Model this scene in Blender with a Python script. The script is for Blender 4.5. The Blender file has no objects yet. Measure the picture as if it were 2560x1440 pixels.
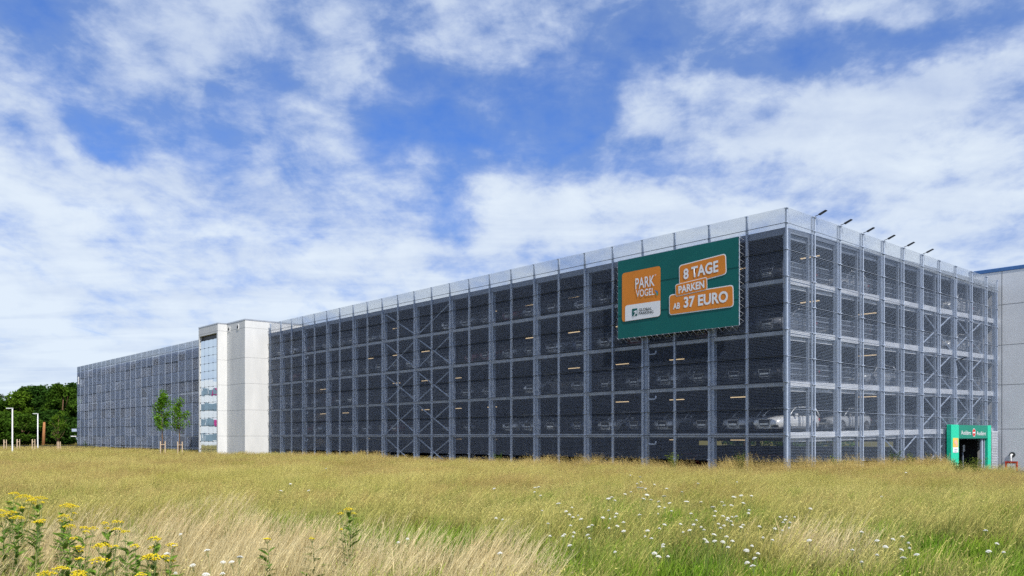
import bpy, bmesh, math, random
import numpy as np
from mathutils import Vector, Matrix, Euler
R_ = math.radians
random.seed(7); rng = np.random.default_rng(11)
scene = bpy.context.scene
col = scene.collection

# ------------------------------------------------------------------ camera
FPX = 2118.0; HOR = 1090.0; EYE = 2.62           # focal length and horizon in the photo's 2560 px frame
cam_d = bpy.data.cameras.new("camera"); cam = bpy.data.objects.new("camera", cam_d); col.objects.link(cam)
cam.location = (0, 0, EYE); cam.rotation_euler = (R_(90), 0, 0)
cam_d.sensor_width = 36; cam_d.lens = FPX/2560*36; cam_d.shift_y = (HOR-720)/2560
cam_d.clip_start = 0.1; cam_d.clip_end = 6000
scene.camera = cam

# ------------------------------------------------------------------ world
SUN_EL = 47.0; SUN_V = Vector((0.5066, -0.8622, 0)).normalized()      # direction towards the sun
world = bpy.data.worlds.new("World"); scene.world = world; world.use_nodes = True
NT = world.node_tree; NT.nodes.clear()
def wn(t, **k):
    n = NT.nodes.new(t)
    for a, b in k.items(): setattr(n, a, b)
    return n
def lk(a, b): NT.links.new(a, b)
def wmath(op, a, b=None, c=None, clamp=False):
    n = wn('ShaderNodeMath', operation=op, use_clamp=clamp)
    for i, v in enumerate((a, b, c)):
        if v is None: continue
        if isinstance(v, (int, float)): n.inputs[i].default_value = v
        else: lk(v, n.inputs[i])
    return n.outputs[0]
def wrange(v, a, b, c=0.0, d=1.0, smooth=True):
    n = wn('ShaderNodeMapRange', interpolation_type='SMOOTHSTEP' if smooth else 'LINEAR')
    lk(v, n.inputs[0])
    for i, q in enumerate((a, b, c, d)): n.inputs[1+i].default_value = q
    return n.outputs[0]
tc = wn('ShaderNodeTexCoord'); sep = wn('ShaderNodeSeparateXYZ'); lk(tc.outputs['Generated'], sep.inputs[0])
az = wmath('ARCTAN2', sep.outputs[0], sep.outputs[1]); el = wmath('ARCSINE', sep.outputs[2])
sky = wn('ShaderNodeTexSky', sky_type='NISHITA', sun_disc=False)
sky.sun_elevation = R_(SUN_EL); sky.sun_rotation = math.atan2(SUN_V.x, SUN_V.y)
sky.altitude = 50; sky.air_density = 1.0; sky.dust_density = 0.6; sky.ozone_density = 3.0
# cloud sheet seen in perspective: direction divided by height
den = wmath('ADD', sep.outputs[2], 0.07)
cx = wmath('DIVIDE', sep.outputs[0], den); cy = wmath('DIVIDE', sep.outputs[1], den)
comb = wn('ShaderNodeCombineXYZ'); lk(cx, comb.inputs[0]); lk(cy, comb.inputs[1])
def noise(scale, detail=8, rough=.55, dist=0.0, vec=None, off=(0, 0, 0), rot=0, sc=(1, 1, 1), lac=2.0):
    m = wn('ShaderNodeMapping'); m.inputs['Location'].default_value = off; m.inputs['Rotation'].default_value = (0, 0, rot); m.inputs['Scale'].default_value = sc
    lk(vec or comb.outputs[0], m.inputs[0])
    n = wn('ShaderNodeTexNoise'); n.inputs['Scale'].default_value = scale; n.inputs['Detail'].default_value = detail
    n.inputs['Roughness'].default_value = rough; n.inputs['Distortion'].default_value = dist; n.inputs['Lacunarity'].default_value = lac
    lk(m.outputs[0], n.inputs['Vector']); return n
# angular coordinates, warped so that no hole has a clean outline
ang = wn('ShaderNodeCombineXYZ'); lk(az, ang.inputs[0]); lk(el, ang.inputs[1])
warp = noise(7.0, 5, .6, vec=ang.outputs[0]); warp.noise_dimensions = '3D'
wsub = wn('ShaderNodeVectorMath', operation='MULTIPLY_ADD'); lk(warp.outputs['Color'], wsub.inputs[0])
wsub.inputs[1].default_value = (.17, .11, 0); wsub.inputs[2].default_value = (-.085, -.055, 0)
wadd = wn('ShaderNodeVectorMath', operation='ADD'); lk(ang.outputs[0], wadd.inputs[0]); lk(wsub.outputs[0], wadd.inputs[1])
def ae(px, py):
    dx = (px-1280)/FPX; dz = (HOR-py)/FPX
    return math.atan(dx), math.atan(dz/math.hypot(1, dx))
HOLES = [  # px, py, rx, ry, tilt deg, weight   (clear blue openings)
 (60, 20, 200, 60, 0, .75), (110, 120, 150, 90, 10, .5), (230, 300, 150, 70, -25, .8), (400, 340, 200, 80, 0, .45), (330, 210, 120, 60, 0, .35),
 (640, 170, 120, 90, 0, .5), (1050, 225, 150, 110, 30, 1.0), (1330, 260, 230, 130, 12, 1.0), (1430, 200, 120, 110, 0, .6), (1260, 350, 300, 60, 8, .7),
 (1560, 90, 150, 110, 0, .62), (1680, 40, 140, 80, 0, .65), (1620, 380, 170, 60, 8, .6), (1010, 330, 160, 60, 0, .5),
 (2130, 140, 230, 90, -8, .95), (1920, 110, 140, 80, 0, .35), (2400, 110, 260, 60, -8, .6), (2480, 30, 200, 60, 0, .45),
 (1880, 440, 190, 60, 0, .42), (1120, 490, 80, 110, 0, .40), (1270, 420, 120, 70, 0, .25), (560, 330, 120, 160, 30, .3), (900, 400, 200, 70, 0, .2)]
CLOUDY = [ # denser, brighter banks
 (2250, 250, 420, 110, 8, .5), (2050, 330, 420, 80, -6, .3), (2400, 460, 360, 150, 0, .35), (1700, 250, 150, 120, 20, .25), (800, 190, 240, 130, 0, .22), (1700, 500, 500, 70, 5, .35),
 (1350, 470, 200, 60, 0, .25), (500, 260, 40, 150, 20, .25), (1160, 270, 130, 26, -38, .22), (150, 480, 420, 120, 0, .3), (1130, 110, 330, 60, 0, .15), (60, 190, 200, 24, -25, .2),
 (2000, 60, 240, 60, 10, .16), (100, 260, 120, 50, 0, .2)]
def blobs(lst):
    tot = None
    for (px, py, rx, ry, tilt, w) in lst:
        a, e = ae(px, py)
        k = 1.0/math.hypot(1, (px-1280)/FPX)
        m = wn('ShaderNodeMapping', vector_type='TEXTURE'); m.inputs['Location'].default_value = (a, e, 0)
        m.inputs['Rotation'].default_value = (0, 0, R_(tilt)); m.inputs['Scale'].default_value = (rx/FPX*1.32*k*k, ry/FPX*1.32*k, 1)
        lk(wadd.outputs[0], m.inputs[0])
        g = wn('ShaderNodeTexGradient', gradient_type='SPHERICAL'); lk(m.outputs[0], g.inputs[0])
        s = wrange(g.outputs['Fac'], 0, .8)
        tot = wmath('MULTIPLY', s, w) if tot is None else wmath('MULTIPLY_ADD', s, w, tot)
    return tot
holes = blobs(HOLES); banks = blobs(CLOUDY)
n1 = noise(1.15, 7, .55, .3, off=(3.1, 1.7, 0), rot=.5, sc=(1, .8, 1)).outputs['Fac']       # big masses
n2 = noise(11, 8, .58, .35, vec=ang.outputs[0], off=(1.1, 7.7, 0), rot=.12, sc=(1, 1.75, 1)).outputs['Fac']       # puffs
n4 = noise(26, 8, .66, .2, vec=ang.outputs[0], off=(5.1, 2.7, 0), rot=-.1, sc=(1, 1.9, 1)).outputs['Fac']         # small cells
n3 = noise(2.0, 7, .56, .8, off=(9, 2, 0), rot=-.75, sc=(2.2, .8, 1)).outputs['Fac']        # drawn-out wisps
lowcov = wrange(el, .03, .31, .46, 0.04)
hb = wmath('SUBTRACT', banks, holes)
cov = wmath('MULTIPLY_ADD', wmath('MINIMUM', holes, 1.0), -.62, .93)
cov = wmath('ADD', cov, wmath('MULTIPLY', banks, .50)); cov = wmath('ADD', cov, lowcov)
t_ = wmath('MULTIPLY_ADD', wmath('SUBTRACT', n1, .5), .55, cov)
t_ = wmath('MULTIPLY_ADD', wmath('SUBTRACT', n2, .5), 1.25, t_)
t_ = wmath('MULTIPLY_ADD', wmath('SUBTRACT', n4, .5), .62, t_)
n5 = noise(1.7, 4, .5, .6, off=(4, 8, 0), rot=-.35, sc=(.55, 1.6, 1)).outputs['Fac']       # long low streaks
t_ = wmath('MULTIPLY_ADD', wmath('SUBTRACT', n3, .5), .85, t_)
t_ = wmath('MULTIPLY_ADD', wmath('SUBTRACT', n5, .5), .30, t_)
dens = wmath('ADD', wmath('MULTIPLY', wrange(t_, -.32, 1.0), .66), wmath('MULTIPLY', wrange(t_, .62, 1.3), .29))
# cloud brightness: dense low banks are white, the thin high sheet stays grey-blue
cb = wmath('MULTIPLY_ADD', wmath('SUBTRACT', n2, .5), .7, wrange(t_, .35, 1.25, .28, .94))
cb = wmath('MULTIPLY_ADD', wmath('SUBTRACT', n5, .5), .75, cb); cb = wmath('MULTIPLY_ADD', wmath('SUBTRACT', n4, .5), .25, cb); cb = wmath('MULTIPLY_ADD', banks, .22, cb)
cb = wmath('ADD', cb, wrange(el, .08, .42, -.02, -.38)); cb = wmath('MAXIMUM', wmath('MINIMUM', cb, 1.0), 0.0)
ccol = wn('ShaderNodeValToRGB'); lk(cb, ccol.inputs[0])
ccol.color_ramp.elements[0].color = (1.55, 2.25, 3.75, 1); ccol.color_ramp.elements[1].color = (4.6, 5.12, 5.65, 1)
e_ = ccol.color_ramp.elements.new(.5); e_.color = (3.0, 3.6, 4.8, 1)
# clear air: deepen the blue aloft, as the photograph's sky
tint = wn('ShaderNodeMix', data_type='RGBA', blend_type='MULTIPLY'); tint.inputs[0].default_value = 1
lk(sky.outputs[0], tint.inputs[6]); tint.inputs[7].default_value = (.29, .54, 1.0, 1)
mixc = wn('ShaderNodeMix', data_type='RGBA'); lk(dens, mixc.inputs[0]); lk(tint.outputs[2], mixc.inputs[6]); lk(ccol.outputs[0], mixc.inputs[7])
bg = wn('ShaderNodeBackground'); lk(mixc.outputs[2], bg.inputs[0]); bg.inputs[1].default_value = 0.13
wo = wn('ShaderNodeOutputWorld'); lk(bg.outputs[0], wo.inputs[0])
world.cycles.sampling_method = 'MANUAL'; world.cycles.sample_map_resolution = 512

# ------------------------------------------------------------------ sun, exposure
sun_d = bpy.data.lights.new("sun", 'SUN'); sun = bpy.data.objects.new("sun", sun_d); col.objects.link(sun)
sun_d.energy = 3.8; sun_d.angle = R_(0.5); sun_d.color = (1.0, .96, .90)
sv = Vector((SUN_V.x*math.cos(R_(SUN_EL)), SUN_V.y*math.cos(R_(SUN_EL)), math.sin(R_(SUN_EL))))
sun.rotation_euler = sv.to_track_quat('Z', 'Y').to_euler(); sun.location = (40, -40, 60)
vs = scene.view_settings; vs.view_transform = 'Standard'; vs.look = 'None'; vs.exposure = 0.4; vs.gamma = 1; vs.use_curve_mapping = False
scene.cycles.max_bounces = 8; scene.cycles.transparent_max_bounces = 12; scene.cycles.use_denoising = False
scene.cycles.caustics_reflective = False; scene.cycles.caustics_refractive = False

# ------------------------------------------------------------------ materials
def mat(name, c, rough=.6, metal=0, var=.12, scale=3.0, bump=0.0, bscale=None, spec=.5, c2=None, emit=None, stretch=(1, 1, 1), coat=0, obj=True, detail=5):
    m = bpy.data.materials.new(name); m.use_nodes = True; nt = m.node_tree; b = nt.nodes['Principled BSDF']
    b.inputs['Roughness'].default_value = rough; b.inputs['Metallic'].default_value = metal
    b.inputs['Specular IOR Level'].default_value = spec; b.inputs['Coat Weight'].default_value = coat
    tcn = nt.nodes.new('ShaderNodeTexCoord'); mp = nt.nodes.new('ShaderNodeMapping'); mp.inputs['Scale'].default_value = stretch
    nt.links.new(tcn.outputs['Object'], mp.inputs[0])
    n = nt.nodes.new('ShaderNodeTexNoise'); n.inputs['Scale'].default_value = scale; n.inputs['Detail'].default_value = detail; n.inputs['Roughness'].default_value = .6
    nt.links.new(mp.outputs[0], n.inputs['Vector'])
    r = nt.nodes.new('ShaderNodeValToRGB'); r.color_ramp.elements[0].position = .3; r.color_ramp.elements[1].position = .7
    lo = c2 if c2 else [x*(1-var) for x in c]; hi = c if c2 else [min(1, x*(1+var)) for x in c]
    r.color_ramp.elements[0].color = (*lo, 1); r.color_ramp.elements[1].color = (*hi, 1)
    nt.links.new(n.outputs['Fac'], r.inputs[0]); nt.links.new(r.outputs[0], b.inputs['Base Color'])
    if bump:
        n2 = nt.nodes.new('ShaderNodeTexNoise'); n2.inputs['Scale'].default_value = bscale or scale*4; n2.inputs['Detail'].default_value = 4
        nt.links.new(tcn.outputs['Object'], n2.inputs['Vector'])
        bp = nt.nodes.new('ShaderNodeBump'); bp.inputs['Strength'].default_value = bump; bp.inputs['Distance'].default_value = .02
        nt.links.new(n2.outputs['Fac'], bp.inputs['Height']); nt.links.new(bp.outputs[0], b.inputs['Normal'])
    if emit:
        b.inputs['Emission Color'].default_value = (*emit[:3], 1); b.inputs['Emission Strength'].default_value = emit[3]
    return m
M = {}
M['steel'] = mat('galvanised_steel', (.42, .49, .61), .5, .1, .13, 6, spec=.5)
M['steel_dark'] = mat('painted_steel', (.25, .29, .36), .55, .2, .1, 5)
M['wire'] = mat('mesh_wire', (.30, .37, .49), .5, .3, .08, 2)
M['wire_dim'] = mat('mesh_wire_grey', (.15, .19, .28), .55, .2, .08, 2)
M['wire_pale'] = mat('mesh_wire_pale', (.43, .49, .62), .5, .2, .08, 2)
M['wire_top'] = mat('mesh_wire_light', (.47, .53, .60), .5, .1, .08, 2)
M['black'] = mat('black_rubber_and_shade', (.02, .02, .022), .7, 0, .1, 8)
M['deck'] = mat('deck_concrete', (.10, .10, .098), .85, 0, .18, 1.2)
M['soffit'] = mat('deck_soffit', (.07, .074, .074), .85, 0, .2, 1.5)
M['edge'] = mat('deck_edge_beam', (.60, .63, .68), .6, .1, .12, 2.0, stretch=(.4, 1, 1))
M['edge_long'] = mat('long_edge_beam_shaded', (.40, .44, .50), .6, .1, .12, 2.0, stretch=(.4, 1, 1))  # edge beam colour darkened for the shade behind the mesh
M['conc'] = mat('pale_concrete', (.70, .70, .685), .8, 0, .05, .8, .05, 8, c2=(.58, .585, .58), stretch=(1, 1, .3), detail=8)
M['conc2'] = mat('grey_concrete', (.84, .85, .86), .85, 0, .1, .35, .06, 6, c2=(.70, .71, .72), stretch=(1, 1, .45))
M['joint'] = mat('joint_seal', (.28, .28, .28), .9)
M['white'] = mat('white_paint', (.80, .80, .79), .5, 0, .04)
M['blue'] = mat('blue_metal', (.06, .17, .40), .4, .1)
M['lamp'] = mat('lamp_housing', (.035, .04, .045), .5, .3)
M['tubelight'] = mat('lit_tube', (.9, .8, .6), .5, emit=(1.0, .76, .46, .62))
M['green'] = mat('banner_green', (.003, .125, .115), .6, 0, .10, .35, spec=.25)
M['orange'] = mat('banner_orange', (.70, .235, .03), .6, 0, .07, .6, spec=.25)
M['bwhite'] = mat('banner_white', (.80, .81, .84), .55, 0, .02)
M['ink'] = mat('banner_ink', (.02, .045, .05), .5, 0, .05)
M['bluemark'] = mat('feather_blue', (.02, .17, .42), .5); M['greenmark'] = mat('feather_green', (.02, .30, .16), .5)
M['rope'] = mat('lacing_rope', (.42, .44, .47), .6)
M['gatel'] = mat('gate_bright_green', (.01, .62, .37), .35, 0, .03, 1); M['gated'] = mat('gate_deep_green', (.004, .24, .16), .35, 0, .03, 1)
M['red'] = mat('red_paint', (.62, .03, .02), .5); M['yellow'] = mat('poster_yellow', (.80, .56, .10), .5); M['pink'] = mat('poster_pink', (.80, .50, .36), .5)
M['ribbon'] = mat('tinted_ribbon_glass', (.20, .28, .33), .3, 0, .2, .5)
M['magenta'] = mat('magenta_panel', (.55, .02, .22), .4)
M['dark'] = mat('dark_interior', (.03, .03, .033), .8); M['alu'] = mat('brushed_aluminium', (.55, .56, .58), .35, .8)
M['wood'] = mat('stake_wood', (.60, .46, .32), .8, 0, .2, 8, stretch=(1, 1, .1))
M['bark'] = mat('bark', (.17, .10, .055), .9, 0, .3, 6, .4, 20, stretch=(1, 1, .2))
M['barkred'] = mat('pine_bark', (.36, .16, .06), .9, 0, .3, 6, .4, 20, stretch=(1, 1, .2))
def glass_mat(name, tintc, rough=.02):
    m = bpy.data.materials.new(name); m.use_nodes = True; nt = m.node_tree; b = nt.nodes['Principled BSDF']
    b.inputs['Base Color'].default_value = (*tintc, 1); b.inputs['Roughness'].default_value = rough; b.inputs['Metallic'].default_value = .0
    b.inputs['IOR'].default_value = 1.5; b.inputs['Specular IOR Level'].default_value = .5
    n = nt.nodes.new('ShaderNodeTexNoise'); n.inputs['Scale'].default_value = .8; tcn = nt.nodes.new('ShaderNodeTexCoord'); nt.links.new(tcn.outputs['Object'], n.inputs['Vector'])
    r = nt.nodes.new('ShaderNodeMapRange'); r.inputs[3].default_value = rough*.6; r.inputs[4].default_value = rough*1.6+.005
    nt.links.new(n.outputs['Fac'], r.inputs[0]); nt.links.new(r.outputs[0], b.inputs['Roughness']); return m
M['carglass'] = glass_mat('car_glass', (.012, .016, .02), .03)
def facade_glass():
    m = bpy.data.materials.new('reflective_glazing'); m.use_nodes = True; nt = m.node_tree; b = nt.nodes['Principled BSDF']
    b.inputs['Metallic'].default_value = .9; b.inputs['Roughness'].default_value = .015
    tcn = nt.nodes.new('ShaderNodeTexCoord'); n = nt.nodes.new('ShaderNodeTexNoise'); n.inputs['Scale'].default_value = .55; n.inputs['Detail'].default_value = 1
    nt.links.new(tcn.outputs['Object'], n.inputs['Vector'])
    r = nt.nodes.new('ShaderNodeValToRGB'); r.color_ramp.elements[0].color = (.62, .70, .78, 1); r.color_ramp.elements[1].color = (.72, .80, .86, 1)
    nt.links.new(n.outputs['Fac'], r.inputs[0]); nt.links.new(r.outputs[0], b.inputs['Base Color'])
    bp = nt.nodes.new('ShaderNodeBump'); bp.inputs['Strength'].default_value = .15; bp.inputs['Distance'].default_value = .03
    nt.links.new(n.outputs['Fac'], bp.inputs['Height']); nt.links.new(bp.outputs[0], b.inputs['Normal']); return m
M['glazing'] = facade_glass()
CAR_COLS = {'white': (.72, .73, .74), 'silver': (.42, .44, .47), 'dark grey': (.06, .065, .075), 'black': (.015, .016, .02), 'grey': (.18, .19, .21), 'dark blue': (.02, .04, .10), 'light grey': (.33, .35, .37), 'dark red': (.16, .02, .02)}
PAINT = {k: mat('car_paint_'+k.replace(' ', '_'), v, .3, .25, .03, 2, coat=.8) for k, v in CAR_COLS.items()}
M['headlight'] = mat('headlight_lens', (.75, .78, .80), .12, .6); M['taillight'] = mat('tail_lens', (.35, .01, .01), .2)
M['plate'] = mat('plate_white', (.75, .76, .74), .5); M['rim'] = mat('wheel_rim', (.50, .51, .53), .3, .8)

# ------------------------------------------------------------------ helpers
def tag(o, label=None, cat=None, group=None, kind=None):
    if label: o['label'] = label
    if cat: o['category'] = cat
    if group: o['group'] = group
    if kind: o['kind'] = kind
    return o
class MB:
    def __init__(s): s.v = []; s.f = []; s.m = []
    def add(s, vs_, fs, mi=0):
        k = len(s.v); s.v += [tuple(v) for v in vs_]; s.f += [tuple(i+k for i in f) for f in fs]; s.m += [mi]*len(fs)
    def box(s, x0, x1, y0, y1, z0, z1, mi=0, zs=None):
        v = [(x, y, z) for z in (z0, z1) for y in (y0, y1) for x in (x0, x1)]
        if zs: v = [(a, b, c+zs(a)) for a, b, c in v]
        s.add(v, [(0, 2, 3, 1), (4, 5, 7, 6), (0, 1, 5, 4), (2, 6, 7, 3), (0, 4, 6, 2), (1, 3, 7, 5)], mi)
    def bar(s, a, b, w, h=None, mi=0, up=(0, 0, 1)):
        a, b = Vector(a), Vector(b); d = (b-a).normalized(); u = Vector(up)
        if abs(d.dot(u)) > .95: u = Vector((1, 0, 0))
        x = d.cross(u).normalized()*(w/2); y = x.cross(d).normalized()*((h or w)/2)
        v = [p+sx*x+sy*y for p in (a, b) for sx, sy in ((-1, -1), (1, -1), (1, 1), (-1, 1))]
        s.add(v, [(0, 1, 2, 3), (7, 6, 5, 4), (0, 4, 5, 1), (1, 5, 6, 2), (2, 6, 7, 3), (3, 7, 4, 0)], mi)
    def tube(s, pts, r, n=8, mi=0, cap=True):
        pts = [Vector(p) for p in pts]; rs = r if isinstance(r, (list, tuple)) else [r]*len(pts); k = len(s.v); prev = None
        for i, p in enumerate(pts):
            d = (pts[min(i+1, len(pts)-1)]-pts[max(i-1, 0)]).normalized()
            u = Vector((0, 0, 1)) if abs(d.z) < .9 else Vector((1, 0, 0))
            x = d.cross(u).normalized() if prev is None else (prev - d*prev.dot(d)).normalized()
            prev = x; y = d.cross(x)
            for j in range(n):
                t = 2*math.pi*j/n; s.v.append(tuple(p+(x*math.cos(t)+y*math.sin(t))*rs[i]))
        for i in range(len(pts)-1):
            for j in range(n):
                a = k+i*n+j; b = k+i*n+(j+1) % n; s.f.append((a, b, b+n, a+n)); s.m.append(mi)
        if cap:
            s.f.append(tuple(k+j for j in range(n))[::-1]); s.f.append(tuple(k+(len(pts)-1)*n+j for j in range(n))); s.m += [mi, mi]
    def poly(s, pts, mi=0): s.add(pts, [tuple(range(len(pts)))], mi)
    def build(s, name, mats, parent=None, smooth=False):
        me = bpy.data.meshes.new(name); me.from_pydata(s.v, [], s.f)
        for m_ in (mats if isinstance(mats, (list, tuple)) else [mats]): me.materials.append(m_)
        me.polygons.foreach_set('material_index', s.m)
        if smooth: me.polygons.foreach_set('use_smooth', [True]*len(s.f))
        me.update(); o = bpy.data.objects.new(name, me); col.objects.link(o)
        if parent: o.parent = parent
        return o
def empty(name, loc=(0, 0, 0), rz=0):
    o = bpy.data.objects.new(name, None); col.objects.link(o); o.location = loc; o.rotation_euler = (0, 0, rz); o.empty_display_size = .3; return o
def dup(o, parent=None, **kw):
    c = o.copy(); col.objects.link(c); c.parent = parent
    for ch in o.children: dup(ch, c)
    for k, v in kw.items(): setattr(c, k, v)
    return c
def recalc(o):
    bm = bmesh.new(); bm.from_mesh(o.data); bmesh.ops.recalc_face_normals(bm, faces=bm.faces); bm.to_mesh(o.data); bm.free(); return o
def bevel(o, w=.02, seg=2, ang=35):
    bm = bmesh.new(); bm.from_mesh(o.data)
    es = [e for e in bm.edges if len(e.link_faces) == 2 and e.calc_face_angle(0) > R_(ang)]
    bmesh.ops.bevel(bm, geom=es, offset=w, segments=seg, affect='EDGES', profile=.6); bm.to_mesh(o.data); bm.free(); return o

# building frame: local x = depth t behind the long facade, local y = s along the long facade, both in metres
D0 = 45.2; CX = (1966-1280)/FPX*D0; ROT = math.atan2(FPX, 2420.0)
BM_ = Matrix.Translation((CX, D0, 0)) @ Matrix.Rotation(ROT, 4, 'Z'); BI = BM_.inverted()
def W(t, s, z=0): return BM_ @ Vector((t, s, z))
def pix(px, py, plane, val):
    """point where the sight line through a photo pixel meets local x=val ('t') or y=val ('s'), in local coordinates"""
    o = BI @ Vector((0, 0, EYE)); d = (BI.to_3x3() @ Vector(((px-1280)/FPX, 1, (HOR-py)/FPX))); i = 0 if plane == 't' else 1
    return o + d*((val-o[i])/d[i])
BAY = .0414*D0/.7525
JOINTS = [2.66+1.42*i for i in range(-1, 9)]; MTOP = 14.83; MBOT = JOINTS[0]-.02
BEAMS = [2.66, 5.43, 8.20, 11.0]; ROOF = 13.80
TB = 33.9                                       # short facade length
def rise(t): return .5*max(0, t)/TB             # decks climb gently away from the long facade
def droop(t): return -.3*max(0, t)/TB           # screen of the short facade steps down with the ground
ORD = ['ground level', 'first deck', 'second deck', 'third deck', 'fourth deck']
NUM = ['first', 'second', 'third', 'fourth', 'fifth', 'sixth', 'seventh', 'eighth', 'ninth', 'tenth', 'eleventh', 'twelfth', 'thirteenth', 'fourteenth', 'fifteenth', 'sixteenth',
       'seventeenth', 'eighteenth', 'nineteenth', 'twentieth', 'twenty-first', 'twenty-second', 'twenty-third', 'twenty-fourth', 'twenty-fifth', 'twenty-sixth', 'twenty-seventh']

# ------------------------------------------------------------------ ground
def ground():
    m = bpy.data.materials.new('meadow_soil'); m.use_nodes = True; nt = m.node_tree; b = nt.nodes['Principled BSDF']; b.inputs['Roughness'].default_value = 1
    b.inputs['Specular IOR Level'].default_value = 0
    g = nt.nodes.new('ShaderNodeNewGeometry'); n = nt.nodes.new('ShaderNodeTexNoise'); n.inputs['Scale'].default_value = .9; n.inputs['Detail'].default_value = 8
    nt.links.new(g.outputs['Position'], n.inputs['Vector']); r = nt.nodes.new('ShaderNodeValToRGB')
    r.color_ramp.elements[0].color = (.05, .055, .018, 1); r.color_ramp.elements[0].position = .3; r.color_ramp.elements[1].color = (.16, .13, .05, 1); r.color_ramp.elements[1].position = .7
    nt.links.new(n.outputs['Fac'], r.inputs[0]); nt.links.new(r.outputs[0], b.inputs['Base Color'])
    xs = [-3000, -600, -200, -80, -30, 0, 30, 80, 200, 600, 3000]; ys = [-600, -100, 0, 15, 30, 60, 100, 160, 260, 600, 4000]
    mb = MB(); mb.v = [(x, y, 0) for y in ys for x in xs]; n_ = len(xs)
    mb.f = [(j*n_+i, j*n_+i+1, (j+1)*n_+i+1, (j+1)*n_+i) for j in range(len(ys)-1) for i in range(n_-1)]; mb.m = [0]*len(mb.f)
    tag(mb.build('ground', m), kind='structure')
ground()

# ------------------------------------------------------------------ garage
def screen_mesh(width, z0, z1, axis, vp=.05, hp=.083, d=.0065, var=0.0, joints=(), seed=0, hd=None):
    """welded wire screen, every wire modelled; axis 'y' lies along the long facade, 'x' along the short one"""
    rr = random.Random(seed); mb = MB(); hd = hd or d
    def bx(a0, a1, b0, b1, z0_, z1_):           # a along, b across
        if axis == 'y': v = [(b, a, z) for z in (z0_, z1_) for a in (a0, a1) for b in (b0, b1)]
        else: v = [(a, b, z) for z in (z0_, z1_) for a in (a0, a1) for b in (b0, b1)]
        return v
    seg = [z0]+[j for j in joints if z0+.1 < j < z1-1.2]+[ROOF+.03, z1]
    for k in range(len(seg)-1):
        za, zb = seg[k]+.012, seg[k+1]-.012; dd = d*(1+rr.uniform(-var, var*1.6)); hh = hd*dd/d; off = rr.uniform(-1, 1)*var*.012
        close = zb > 14.1
        if close: dd = d*.85; hh = .0085; off = 0
        n = max(2, round((zb-za)/(.04 if close else hp)))
        for i in range(n+1):
            z = za+(zb-za)*i/n
            v = bx(.03, width-.03, off-hh/2-.004, off+hh/2-.004, z-hh/2, z+hh/2); mb.add(v, [(0, 2, 3, 1), (4, 5, 7, 6), (0, 4, 6, 2), (1, 3, 7, 5)], int(close))
        n = round((width-.06)/(vp*(.8 if close else 1)))
        for i in range(n+1):
            a = .03+(width-.06)*i/n
            v = bx(a-dd/2, a+dd/2, off+dd/2, off+dd*1.5, za, zb); mb.add(v, [(0, 1, 5, 4), (2, 6, 7, 3), (0, 4, 6, 2), (1, 3, 7, 5)], int(close))
    return mb
def link(name, me, parent, loc=(0, 0, 0), label=None):
    o = bpy.data.objects.new(name, me); col.objects.link(o); o.parent = parent; o.location = loc
    if label: o['label'] = label
    return o

garage = empty('parking_garage', (CX, D0, 0), ROT)
tag(garage, 'open multi-storey car park wrapped in wire mesh, right of the white stair tower', 'car park')
NB = 25.2; S1 = NB*BAY
WIDE = 36.0                                     # how far the decks reach behind the long facade
def deck(parent, z, s0, s1, t1, top=True):
    mb = MB()
    N = 6
    for i in range(N):
        a, b = .42+(t1-.42)*i/N, .42+(t1-.42)*(i+1)/N
        mb.add([(a, s0, z+rise(a)), (b, s0, z+rise(b)), (b, s1, z+rise(b)), (a, s1, z+rise(a))], [(0, 1, 2, 3)], 0)
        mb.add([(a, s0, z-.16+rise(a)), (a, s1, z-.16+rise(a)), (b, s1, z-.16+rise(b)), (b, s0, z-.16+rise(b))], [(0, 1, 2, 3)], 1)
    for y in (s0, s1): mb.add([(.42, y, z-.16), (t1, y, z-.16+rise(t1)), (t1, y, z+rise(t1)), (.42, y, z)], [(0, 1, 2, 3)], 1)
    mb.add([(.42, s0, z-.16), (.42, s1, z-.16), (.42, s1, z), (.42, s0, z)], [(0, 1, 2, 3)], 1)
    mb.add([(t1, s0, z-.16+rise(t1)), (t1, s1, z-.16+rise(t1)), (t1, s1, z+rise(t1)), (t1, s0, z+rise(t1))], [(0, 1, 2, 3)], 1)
    y = s0+2.5                                   # joists across the deck
    while y < s1-1:
        a, b = .6, t1-.3
        mb.add([(a, y-.09, z-.165+rise(a)), (b, y-.09, z-.165+rise(b)), (b, y-.09, z-.46+rise(b)), (a, y-.09, z-.46+rise(a)),
                (a, y+.09, z-.165+rise(a)), (b, y+.09, z-.165+rise(b)), (b, y+.09, z-.46+rise(b)), (a, y+.09, z-.46+rise(a))],
               [(0, 1, 2, 3), (7, 6, 5, 4), (3, 2, 6, 7), (0, 3, 7, 4), (1, 5, 6, 2)], 1)
        y += BAY*2
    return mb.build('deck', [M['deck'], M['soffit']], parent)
mb = MB(); mb.box(.3, WIDE, .3, S1, .02, .06); mb.build('ground_slab', M['deck'], garage)
for z in BEAMS: deck(garage, z+.12, .35, S1, WIDE)
deck(garage, ROOF, .35, S1, WIDE)
for z in BEAMS:                                  # edge beams: long side and short side
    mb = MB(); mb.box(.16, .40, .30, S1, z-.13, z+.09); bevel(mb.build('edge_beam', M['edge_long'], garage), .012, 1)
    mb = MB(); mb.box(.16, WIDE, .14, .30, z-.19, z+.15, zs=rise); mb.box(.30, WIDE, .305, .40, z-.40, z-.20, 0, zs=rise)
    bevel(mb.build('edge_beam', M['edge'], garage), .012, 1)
mb = MB(); mb.box(.16, .40, .30, S1, ROOF-.35, ROOF+.02); mb.build('roof_edge', M['steel_dark'], garage)
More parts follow.
